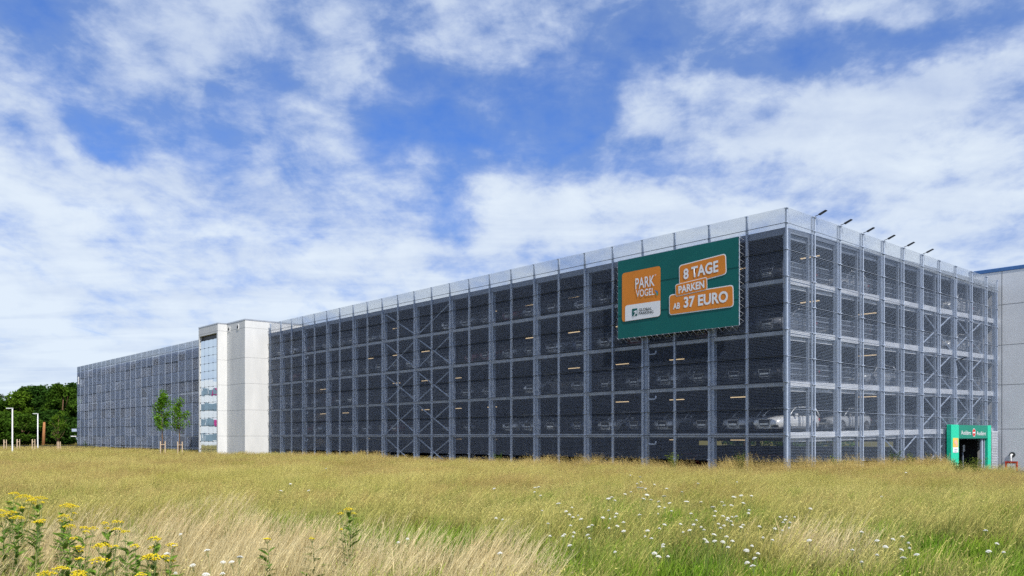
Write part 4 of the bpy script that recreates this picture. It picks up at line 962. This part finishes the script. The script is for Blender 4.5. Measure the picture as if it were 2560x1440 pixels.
# ------------------------------------------------------------------ meadow
GC = {  # third colour: root green, darkened to carry the shadow low in the sward
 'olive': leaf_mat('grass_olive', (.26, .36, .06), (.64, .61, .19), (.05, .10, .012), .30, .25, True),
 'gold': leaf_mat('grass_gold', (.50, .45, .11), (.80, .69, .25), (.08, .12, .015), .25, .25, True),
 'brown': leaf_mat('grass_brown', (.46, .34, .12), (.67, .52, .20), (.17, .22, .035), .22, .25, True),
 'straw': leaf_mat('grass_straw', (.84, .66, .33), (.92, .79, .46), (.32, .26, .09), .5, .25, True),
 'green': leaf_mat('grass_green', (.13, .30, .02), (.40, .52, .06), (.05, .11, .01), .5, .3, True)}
protos = bpy.data.collections.new('meadow_clumps')
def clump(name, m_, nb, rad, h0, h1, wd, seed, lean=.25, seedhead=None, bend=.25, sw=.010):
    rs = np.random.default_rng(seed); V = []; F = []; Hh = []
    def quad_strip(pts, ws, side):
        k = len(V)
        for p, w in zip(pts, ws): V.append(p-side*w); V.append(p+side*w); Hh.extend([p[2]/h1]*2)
        for i in range(len(pts)-1): F.append((k+2*i, k+2*i+1, k+2*i+3, k+2*i+2))
    for b in range(nb):
        r = rad*math.sqrt(rs.random()); a = rs.uniform(0, 6.283); base = np.array([r*math.cos(a), r*math.sin(a), 0.0]); h = rs.uniform(h0, h1)
        d = rs.uniform(0, 6.283); L_ = np.array([lean+rs.normal()*.12, rs.normal()*.10, 0])*h; Bn = np.array([math.cos(d), math.sin(d), 0])*bend*h*rs.random()
        u = np.array([0, .3, .6, .85, 1.0]); pts = [base+L_*t*t+Bn*t**3+np.array([0, 0, h*(t-.10*abs(bend)*t**3*2)]) for t in u]
        a2 = rs.uniform(0, 3.14); side = np.array([math.cos(a2), math.sin(a2), 0]); w = wd*rs.uniform(.6, 1.3)
        quad_strip(pts, [w, w*.85, w*.65, w*.4, .0006], side)
        if seedhead and rs.random() < seedhead[0]:
            _, n_, ln, spread, sz = seedhead; top = pts[-1]; dirv = pts[-1]-pts[-2]; dirv /= np.linalg.norm(dirv)
            for q in range(n_):
                t = rs.random(); c = top-dirv*ln*t+rs.normal(size=3)*spread*(.25+t*.75); k = len(V)
                e1 = (dirv*.8+rs.normal(size=3)*.35)*sz*rs.uniform(.7, 1.4); e2 = rs.normal(size=3)*sz*.32
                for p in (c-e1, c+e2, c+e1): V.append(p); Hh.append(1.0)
                F.append((k, k+1, k+2))
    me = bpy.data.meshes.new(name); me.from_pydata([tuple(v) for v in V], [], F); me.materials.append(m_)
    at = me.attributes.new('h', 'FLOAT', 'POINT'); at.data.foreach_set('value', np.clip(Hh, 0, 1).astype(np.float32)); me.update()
    o = bpy.data.objects.new(name, me); protos.objects.link(o)
# names sort alphabetically, the index below follows
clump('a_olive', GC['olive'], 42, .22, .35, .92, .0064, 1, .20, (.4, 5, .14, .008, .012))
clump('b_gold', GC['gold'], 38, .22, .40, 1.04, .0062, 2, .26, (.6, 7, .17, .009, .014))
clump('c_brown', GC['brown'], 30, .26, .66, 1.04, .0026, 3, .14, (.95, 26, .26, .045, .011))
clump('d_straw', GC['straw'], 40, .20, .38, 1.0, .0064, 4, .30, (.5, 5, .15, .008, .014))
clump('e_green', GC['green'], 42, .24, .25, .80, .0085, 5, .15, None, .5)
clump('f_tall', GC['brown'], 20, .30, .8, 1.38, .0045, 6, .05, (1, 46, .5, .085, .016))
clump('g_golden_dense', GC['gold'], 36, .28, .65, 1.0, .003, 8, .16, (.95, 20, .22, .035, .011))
def vnoise(x, y, s, seed):
    rs = np.random.default_rng(seed); G = rs.random((64, 64)); X = (x/s) % 64; Y_ = (y/s) % 64; i = np.floor(X).astype(int); j = np.floor(Y_).astype(int); fx = X-i; fy = Y_-j
    fx = fx*fx*(3-2*fx); fy = fy*fy*(3-2*fy); i1 = (i+1) % 64; j1 = (j+1) % 64; i %= 64; j %= 64
    return (G[i, j]*(1-fx)+G[i1, j]*fx)*(1-fy)+(G[i, j1]*(1-fx)+G[i1, j1]*fx)*fy
def meadow():
    X = []; Y = []; S = []
    for (y0, y1, dn, sc) in ((7.2, 16, 13, 1.0), (16, 30, 10, 1.1), (30, 60, 7.5, 1.35), (60, 100, 3.4, 2.0), (100, 215, 1.5, 2.8)):
        A = .74*(y1*y1-y0*y0); n = int(A*dn); yy = np.sqrt(rng.uniform(y0*y0, y1*y1, n)); xx = rng.uniform(-.74, .74, n)*yy
        X.append(xx); Y.append(yy); S.append(np.full(n, sc))
    X = np.concatenate(X); Y = np.concatenate(Y); S = np.concatenate(S)
    R = np.array(BI.to_3x3()); o = np.array(BI.translation); t = R[0, 0]*X+R[0, 1]*Y+o[0]; s = R[1, 0]*X+R[1, 1]*Y+o[1]
    bad = (t > -.45) & (s > -.45) & (s < 56.2*BAY); bad |= (X/Y > .518) & (Y > 48-(X/Y-.52)*58+2*vnoise(X, Y, 2, 3)) & (s < 0); bad |= (t > tB-.4) & (s > -38)
    bad |= (t > a2-.4) & (s > sT-.4) & (s < s2+.4); bad |= (Y > 128) & (t < -.45) & (rng.random(len(X)) < .25)
    keep = ~bad; X, Y, S, t, s = X[keep], Y[keep], S[keep], t[keep], s[keep]; n = len(X)
    u = X/Y; p1 = vnoise(X, Y*.6, 2.6, 21); p2 = vnoise(X, Y*.6, 1.1, 22); p3 = vnoise(X, Y, 7, 23); r = rng.random(n)
    pn = .5*p1+.25*p2+.25*p3+(rng.random(n)-.5)*.30
    idx = np.full(n, 0)
    gsh = .05*np.clip((X/Y+.1)*4, -.4, 1)
    idx[pn > .49+gsh*.6] = 1; idx[pn < .40+gsh] = 4
    # straw swards: broad pale band on the left and mid left, a patch in the centre and one right
    def patch(cx_, cy_, rx, ry): return np.exp(-((X-cx_)/rx)**2-((Y-cy_)/ry)**2)
    st = 1.05*patch(-6.6, 15.5, 4.2, 4.0)+.85*patch(-3.3, 13.3, 3.2, 2.6)+.8*patch(-.3, 14.5, .9, 3.5)+1.05*patch(5.6, 16.5, 1.1, 2.4)+.55*patch(-9, 22, 3.0, 5)+.5*patch(2.0, 10.4, 1.6, .9)+.4*patch(-5, 11, 3, 1.5)+.35*patch(5.5, 9.8, 3, .7)
    idx[(st*(.65+.7*p2) > .40+.5*rng.random(n))] = 3
    gr = .9*patch(4.2, 11.4, 3.6, 1.9)+.55*patch(2.6, 14.5, 2.2, 2.5)+.9*patch(-7.0, 11.5, 3.0, 2.4)+.5*patch(8.0, 14, 3, 3)+.35*patch(-3, 21, 4, 3)
    idx[(gr*(.6+.8*p1) > .45+.6*rng.random(n))] = 4
    # fine brown-gold panicles towards the building
    fz = np.clip((Y-20)/17, 0, 1); sel = (rng.random(n) < fz*.92); idx[sel & (p1*.6+p3*.4+(rng.random(n)-.5)*.5 > .52)] = 2; idx[sel & (idx != 2)] = 6
    # taller weeds along the foot of the building
    edge = ((t > -2.6) & (t < -.4) & (s > -1)) | ((s < -.4) & (s > -3.2) & (t > -2.6))
    idx[edge & (rng.random(n) < .75) & (Y < 85)] = 5
    sc = S*rng.uniform(.85, 1.15, n)
    hz = rng.uniform(.74, 1.14, n)*(.88+.24*p2)
    rough = vnoise(X, Y, 4.5, 31); hz *= .86+.28*rough; tus = vnoise(X, Y, .9, 41); hz *= .88+.26*tus
    hz[(Y < 16) & (idx == 4)] *= .9
    hz[(idx == 5) & (Y > 60)] *= .8
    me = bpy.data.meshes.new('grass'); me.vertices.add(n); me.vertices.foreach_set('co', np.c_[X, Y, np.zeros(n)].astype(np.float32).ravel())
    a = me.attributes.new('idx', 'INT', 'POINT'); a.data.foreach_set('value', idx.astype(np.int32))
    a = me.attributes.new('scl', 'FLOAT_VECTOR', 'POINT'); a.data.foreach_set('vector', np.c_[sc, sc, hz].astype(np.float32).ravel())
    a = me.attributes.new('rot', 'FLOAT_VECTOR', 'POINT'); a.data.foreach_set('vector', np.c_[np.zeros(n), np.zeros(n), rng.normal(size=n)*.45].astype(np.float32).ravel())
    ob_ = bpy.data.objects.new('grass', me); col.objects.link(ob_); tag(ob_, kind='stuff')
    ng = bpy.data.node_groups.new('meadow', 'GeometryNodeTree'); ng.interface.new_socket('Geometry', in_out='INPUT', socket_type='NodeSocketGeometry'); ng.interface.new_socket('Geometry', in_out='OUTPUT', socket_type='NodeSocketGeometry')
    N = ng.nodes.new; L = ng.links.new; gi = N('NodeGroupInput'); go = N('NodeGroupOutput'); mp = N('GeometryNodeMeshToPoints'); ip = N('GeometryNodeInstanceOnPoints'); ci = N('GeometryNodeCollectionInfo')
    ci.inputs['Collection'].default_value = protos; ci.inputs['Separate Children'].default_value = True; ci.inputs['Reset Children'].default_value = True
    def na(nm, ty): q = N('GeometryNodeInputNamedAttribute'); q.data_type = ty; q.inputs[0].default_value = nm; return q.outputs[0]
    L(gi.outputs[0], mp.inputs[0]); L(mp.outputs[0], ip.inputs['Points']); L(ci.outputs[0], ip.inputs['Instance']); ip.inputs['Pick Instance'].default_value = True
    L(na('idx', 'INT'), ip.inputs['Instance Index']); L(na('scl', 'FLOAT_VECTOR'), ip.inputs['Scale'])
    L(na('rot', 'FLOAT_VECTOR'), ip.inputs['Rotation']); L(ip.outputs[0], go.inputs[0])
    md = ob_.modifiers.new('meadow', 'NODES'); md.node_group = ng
    print('meadow clumps', n)
meadow()

# ------------------------------------------------------------------ white umbels
M['petal'] = mat('white_petals', (.66, .65, .58), .8, 0, .05, 30); M['stem'] = mat('green_stem', (.14, .20, .05), .8, 0, .2, 20)
C3 = [(1183,272),(1282,287),(1250,355),(1290,340),(1265,395),(1335,405),(1300,398),(1425,365),(1190,440),(1130,460),(1350,467),(1315,507),(995,492),(1030,525),(965,505),(1520,482),(1465,535),(1390,518),(1575,550),(1700,440),(1545,405),(1745,535),(1890,540),(1860,355),(2250,340),(2290,473),(2220,488),(2395,477),(2100,540),(2120,575),(2195,572),(2010,590),(2035,632),(2315,550),(1470,585),(1525,598),(1595,630),(1460,657),(1275,668),(1045,655),(980,708),(910,695),(965,625),(1115,742),(1030,688),(600,595),(540,632),(575,665),(610,692),(660,675),(690,710),(585,775),(620,845),(610,885),(525,865),(510,880),(380,880),(360,757),(465,555),(765,790),(800,773),(755,870),(775,905),(575,975),(970,800),(1055,780),(1115,830),(1355,825),(1475,805),(1525,765),(1685,760),(1710,842),(1775,822),(1845,722),(1815,765),(1890,790),(1920,818),(1790,655),(2025,680),(2110,680),(2160,700),(2200,690),(2240,685),(2190,735),(2150,720),(2065,758),(2120,775),(2205,770),(2085,800),(2310,770),(2290,792),(2370,620),(2365,650),(2020,865),(2145,885),(1330,885),(1395,905),(1510,965),(1510,988),(1030,1040),(1425,1050),(1465,1085),(1560,1085),(1930,915),(1950,940),(2025,930),(2110,937),(2205,930),(2160,992),(2345,1022),(2400,978),(2460,1055),(2350,1145),(2405,1180),(2425,1103),(2510,895),(2475,785),(300,627),(230,395),(265,390),(225,440),(285,475)]
C4 = [(120,690),(185,685),(265,690),(170,717),(150,745),(220,745),(210,800),(145,825),(70,805),(45,920),(410,922),(425,605),(935,840),(1090,925),(1340,885),(1250,912),(1405,948),(1175,985),(845,1020),(1335,1018),(1415,1000),(1090,1070),(1485,1065),(935,1140),(1350,1098),(2355,1042),(2205,1032),(2175,825),(2290,955),(1135,485),(1380,245)]
C1 = [(1805,622),(1745,730),(1670,815),(2070,782),(2400,850),(2230,900),(2315,898),(1925,930),(1755,1010),(2060,1022),(2225,1015)]
C2 = [(1515,908),(1422,942),(2380,405),(2400,700),(2465,715),(525,425),(345,357),(250,428),(2440,1050),(700,205)]
FL = [(1280+x/4, 1120+y/4) for x, y in C3]+[(1920+x/4, 1120+y/4) for x, y in C4]+[(x/4, 1180+y/4) for x, y in C1]+[(640+x/4, 1120+y/4) for x, y in C2]
def umbel_proto(seed):
    rs = random.Random(seed); root = empty('umbel_flower'); mb = MB(); R1 = .060
    mb.tube([(0, 0, -1.2), (.01, 0, -.5), (0, 0, -.10)], [.004, .004, .003], 5)
    pts = []
    for k in range(34):
        r = R1*math.sqrt((k+.5)/34); a = k*2.4; pts.append((r*math.cos(a), r*math.sin(a), .012-.018*(r/R1)**2+rs.uniform(-.003, .003)))
    for k in range(0, 34, 3): mb.tube([(0, 0, -.10), pts[k]], .0014, 3, cap=False)
    mb.build('stem', M['stem'], root)
    mb = MB()
    for p in pts:
        rr_ = rs.uniform(.009, .014); n = 6; ph = rs.random(); mb.v += [(p[0], p[1], p[2]+.006)]; k0 = len(mb.v)-1
        mb.v += [(p[0]+rr_*math.cos(6.283*i/n+ph), p[1]+rr_*math.sin(6.283*i/n+ph), p[2]-.002) for i in range(n)]
        mb.f += [(k0, k0+1+i, k0+1+(i+1) % n) for i in range(n)]; mb.m += [0]*n
    mb.build('flower_head', M['petal'], root); return root
ups = [umbel_proto(k) for k in range(3)]
rf = random.Random(3)
for i, (px, py) in enumerate(FL):
    z = 1.05+rf.uniform(-.03, .08) if py > 1200 else 1.12; Y = (EYE-z)*FPX/(py-HOR)
    if Y > 60: Y = 60; z = EYE-(py-HOR)*Y/FPX
    o = dup(ups[i % 3]); k = rf.uniform(.36, .76)*(1.3 if Y > 18 else .85); o.location = (wx(px, Y), Y, z); o.scale = (k, k, max(1.0, k*.9)); o.rotation_euler = (rf.uniform(-.35, .25), rf.uniform(-.3, .35), rf.uniform(0, 6))
    if px < 700: lb, g = 'white flat flower head near the yellow-flowered weeds', 'white flowers at the lower left'
    elif px < 1340: lb, g = 'lone white flower head in the pale middle grass', 'white flowers in the middle grass'
    elif px < 1490: lb, g = 'white flower head in the small cluster left below the banner', 'white flowers left below the banner'
    elif px < 1760: lb, g = 'white flower head in the meadow straight below the banner', 'white flowers below the banner'
    elif px < 1960: lb, g = 'white flower head in the dense patch below the garage corner', 'white flowers below the garage corner'
    else: lb, g = 'white flower head in the green grass below the short facade', 'white flowers at the lower right'
    tag(o, lb, 'wildflower', g)
for u in ups:
    for ch in list(u.children): bpy.data.objects.remove(ch)
    bpy.data.objects.remove(u)

# ------------------------------------------------------------------ yellow tansy plants
M['tansy'] = mat('yellow_buttons', (.88, .73, .015), .7, 0, .15, 12, c2=(.70, .50, .01)); tleaf = leaf_mat('tansy_leaves', (.10, .20, .025), (.22, .34, .05), None, 3, .3)
PL = [ # plant: Y, base px, heads [(crop x, crop y, radius m)], label
 (15.6, 32, [(120, 225, .10), (60, 305, .03)], 'yellow-flowered weed with a brownish top head, tallest at the far left'),
 (15.0, 55, [(235, 262, .16), (300, 290, .09), (235, 355, .05), (320, 320, .05)], 'yellow-flowered weed with the broadest bright head, upper left group'),
 (14.8, 92, [(395, 272, .13), (350, 285, .07), (435, 305, .04)], 'yellow-flowered weed right of the broadest bright head'),
 (13.2, 10, [(20, 392, .09), (75, 438, .12), (140, 408, .08)], 'yellow-flowered weed cut by the left edge of the view'),
 (12.8, 40, [(180, 465, .10), (120, 462, .05)], 'yellow-flowered weed just below the broadest head'),
 (12.6, 84, [(410, 500, .09), (350, 510, .06), (445, 482, .05)], 'yellow-flowered weed with browned heads under the upper left group'),
 (14.2, 150, [(655, 345, .13), (725, 355, .11), (750, 410, .03)], 'tall yellow-flowered weed standing apart with a brown-tipped head'),
 (13.2, 160, [(640, 445, .09), (600, 495, .05), (665, 485, .05)], 'yellow-flowered weed below the one standing apart'),
 (11.8, 172, [(692, 552, .09)], 'small yellow-flowered weed with one round head'),
 (12.0, 212, [(820, 565, .06), (900, 578, .08), (880, 600, .05)], 'thin greenish yellow weed with two little heads'),
 (12.2, 278, [(1035, 520, .06), (1160, 503, .06), (1200, 508, .03), (1175, 578, .07), (1050, 572, .04)], 'branching greenish yellow weed in the straw'),
 (11.8, 320, [(1278, 598, .07)], 'single greenish yellow weed right of the branching one'),
 (10.6, 200, [(775, 660, .05), (790, 760, .07), (820, 788, .03)], 'little yellow weed low between taller ones'),
 (10.6, 266, [(1062, 742, .13), (1010, 735, .05), (1150, 745, .03)], 'yellow-flowered weed with a big round head over dark leaves'),
 (10.6, 342, [(1362, 740, .06)], 'slim yellow weed in front of the pale straw'),
 (10.2, 388, [(1570, 668, .08), (1495, 775, .06), (1540, 690, .04)], 'leafy yellow weed with two stacked heads'),
 (9.6, 373, [(1492, 868, .12), (1450, 858, .06), (1555, 878, .05)], 'yellow-flowered weed with a full head at the lower middle left'),
 (9.9, 425, [(1700, 745, .07), (1668, 905, .06), (1620, 858, .05)], 'rightmost yellow weed of the left group'),
 (9.3, 238, [(955, 905, .11), (765, 885, .05)], 'yellow-flowered weed with a flat head near the bottom edge'),
 (8.8, 148, [(600, 975, .08), (515, 1015, .10)], 'yellow-flowered weed with two heads in the bottom left'),
 (8.7, 200, [(740, 1030, .08), (830, 1030, .08)], 'yellow-flowered weed whose heads touch the bottom edge'),
 (8.9, 360, [(1440, 1025, .06)], 'tiny yellow weed at the bottom edge'),
 (13.5, 874, [(2640+1030, -240+630-60, .0)], '')]
def tansy(Y, bpx, heads, label, seed, px_heads=None):
    rs = random.Random(seed); hp = px_heads or [(x/4, 1180+y/4, r) for x, y, r in heads]
    bx_ = wx(bpx, Y); root = empty('tansy_plant', (bx_, Y, 0)); tag(root, label, 'wildflower', 'yellow tansy plants'); H = [(Vector((wx(px, Y)-bx_, rs.uniform(-.1, .1), EYE-(py-HOR)*Y/FPX)), r) for px, py, r in hp]
    top = max(h.z for h, _ in H); ms = MB(); lf = []
    for i, (h, r) in enumerate(H):
        fork = Vector((h.x*.35+rs.uniform(-.03, .03), rs.uniform(-.03, .03), max(.2, h.z-.30-.12*i-rs.uniform(0, .15)))); ms.tube([(0, 0, 0), (fork.x*.5, 0, fork.z*.5), tuple(fork), tuple(h-Vector((0, 0, r*.5)))], [.007, .006, .005, .003], 6)
        for k in range(7): a = 6.283*k/7; ms.tube([tuple(h-Vector((0, 0, r*.7+.03))), tuple(h+Vector((r*.6*math.cos(a), r*.6*math.sin(a), -.01)))], .0018, 3, cap=False)
        mb = MB(); n = max(6, int(46*(r/.1)**1.3))
        for k in range(n):
            q = r*math.sqrt((k+.5)/n); a = k*2.4+rs.uniform(-.3, .3); c_ = h+Vector((q*math.cos(a), q*math.sin(a)*.9, .035*(1-(q/r)**2)*r/.1+rs.uniform(-.012, .012))); b = rs.uniform(.009, .013)
            k0 = len(mb.v); m = 7; mb.v.append((c_.x, c_.y, c_.z+b*.5)); mb.v += [(c_.x+b*math.cos(6.283*j/m), c_.y+b*math.sin(6.283*j/m), c_.z+b*.15) for j in range(m)]+[(c_.x+b*.6*math.cos(6.283*j/m), c_.y+b*.6*math.sin(6.283*j/m), c_.z-b*.5) for j in range(m)]
            mb.f += [(k0, k0+1+j, k0+1+(j+1) % m) for j in range(m)]+[(k0+1+j, k0+1+m+j, k0+1+m+(j+1) % m, k0+1+(j+1) % m) for j in range(m)]; mb.m += [0]*(2*m)
        mb.build('flower_head', M['tansy'], root)
    z = .25
    while z < top-.12:                                # feathery leaves
        a = rs.uniform(0, 6.283); ln = rs.uniform(.13, .25)*(1.1-.45*z/top); d = Vector((math.cos(a), math.sin(a), rs.uniform(.3, 1.1))); sx = (H[0][0].x*.35)*z/top
        for k in range(8):
            t = (k+1)/8; p = Vector((sx, 0, z))+d*ln*t-Vector((0, 0, ln*.35*t*t)); wv = Vector((-d.y, d.x, 0)).normalized()*ln*.30*math.sin(math.pi*min(.95, t*.8+.15)); lf.append((p, wv, d*ln*.09))
        ms.tube([(sx, 0, z), tuple(Vector((sx, 0, z))+d*ln-Vector((0, 0, ln*.35)))], .002, 3, cap=False); z += rs.uniform(.022, .04)
    ms.build('stem', M['stem'], root)
    mb = MB()
    for p, wv, f in lf:
        for sgn in (1, -1): q = p+wv*sgn+f*1.5; k0 = len(mb.v); mb.v += [tuple(p-f), tuple(p+f), tuple(q)]; mb.f.append((k0, k0+1, k0+2)); mb.m.append(0)
    mb.build('leaves', tleaf, root)
for i, (Y, bpx, hd_, lb) in enumerate(PL[:-1]): tansy(Y, bpx, hd_, lb, 500+i)
tansy(13.6, 874, None, 'tall yellow-headed leafy weed alone in the middle of the meadow', 600, [(869, 1276, .08), (852, 1284, .05), (885, 1284, .04), (850, 1326, .03)])
tansy(11.2, 672, None, 'small greenish yellow weed right of the left flower group', 601, [(671, 1347, .05)])
tansy(11.3, 790, None, 'small greenish yellow weed just left of the lone tall one', 602, [(781, 1347, .04)])
# leafy weeds at the foot of the building
WD = [(1685, 1130, 'tall yellowish weed against the mesh right under the banner'), (1852, 1128, 'tall weed at the post right of the banner'), (2235, 1118, 'tall reddish weed against the brace of the short facade'), (2275, 1133, 'leafy weed right of the tall reddish one at the short facade'),
      (2335, 1135, 'bushy weed left of the green gate'), (2402, 1142, 'dark weed in front of the gate opening, left'), (2442, 1143, 'dark weed in front of the gate opening, right'), (1247, 1128, 'leafy weed in front of the mesh left of the banner'), (215, 1102, 'yellow-green weeds at the foot of the far wing'), (2100, 1140, 'brownish weed by the mesh between corner and brace')]
for i, (px, py, lb) in enumerate(WD):
    rs = random.Random(900+i); P_ = pix(px, HOR, 's' if px > 1970 else 't', -1.6); Wp = BM_ @ P_; Y = Wp.y if px < 2380 else 44.0
    root = empty('tall_weed', (wx(px, Y), Y, 0)); tag(root, lb, 'weed', 'tall weeds along the building'); H_ = EYE-(py-HOR)*Y/FPX; mb = MB(); pts = []
    for k in range(9):
        a = rs.uniform(0, 6.283); d = rs.uniform(.1, .5); p = (d*math.cos(a), d*math.sin(a), H_*rs.uniform(.7, 1)); mb.tube([(0, 0, 0), (p[0]*.4, p[1]*.4, p[2]*.5), p], [.012, .009, .003], 4, cap=False)
        for q in range(60): t = rs.uniform(.45, 1.05); pts.append([p[0]*t*t+rs.gauss(0, .06), p[1]*t*t+rs.gauss(0, .06), p[2]*t+rs.gauss(0, .05)])
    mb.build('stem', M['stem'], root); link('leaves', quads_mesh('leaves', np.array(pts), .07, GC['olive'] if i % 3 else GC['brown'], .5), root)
print('objects', len(scene.objects))
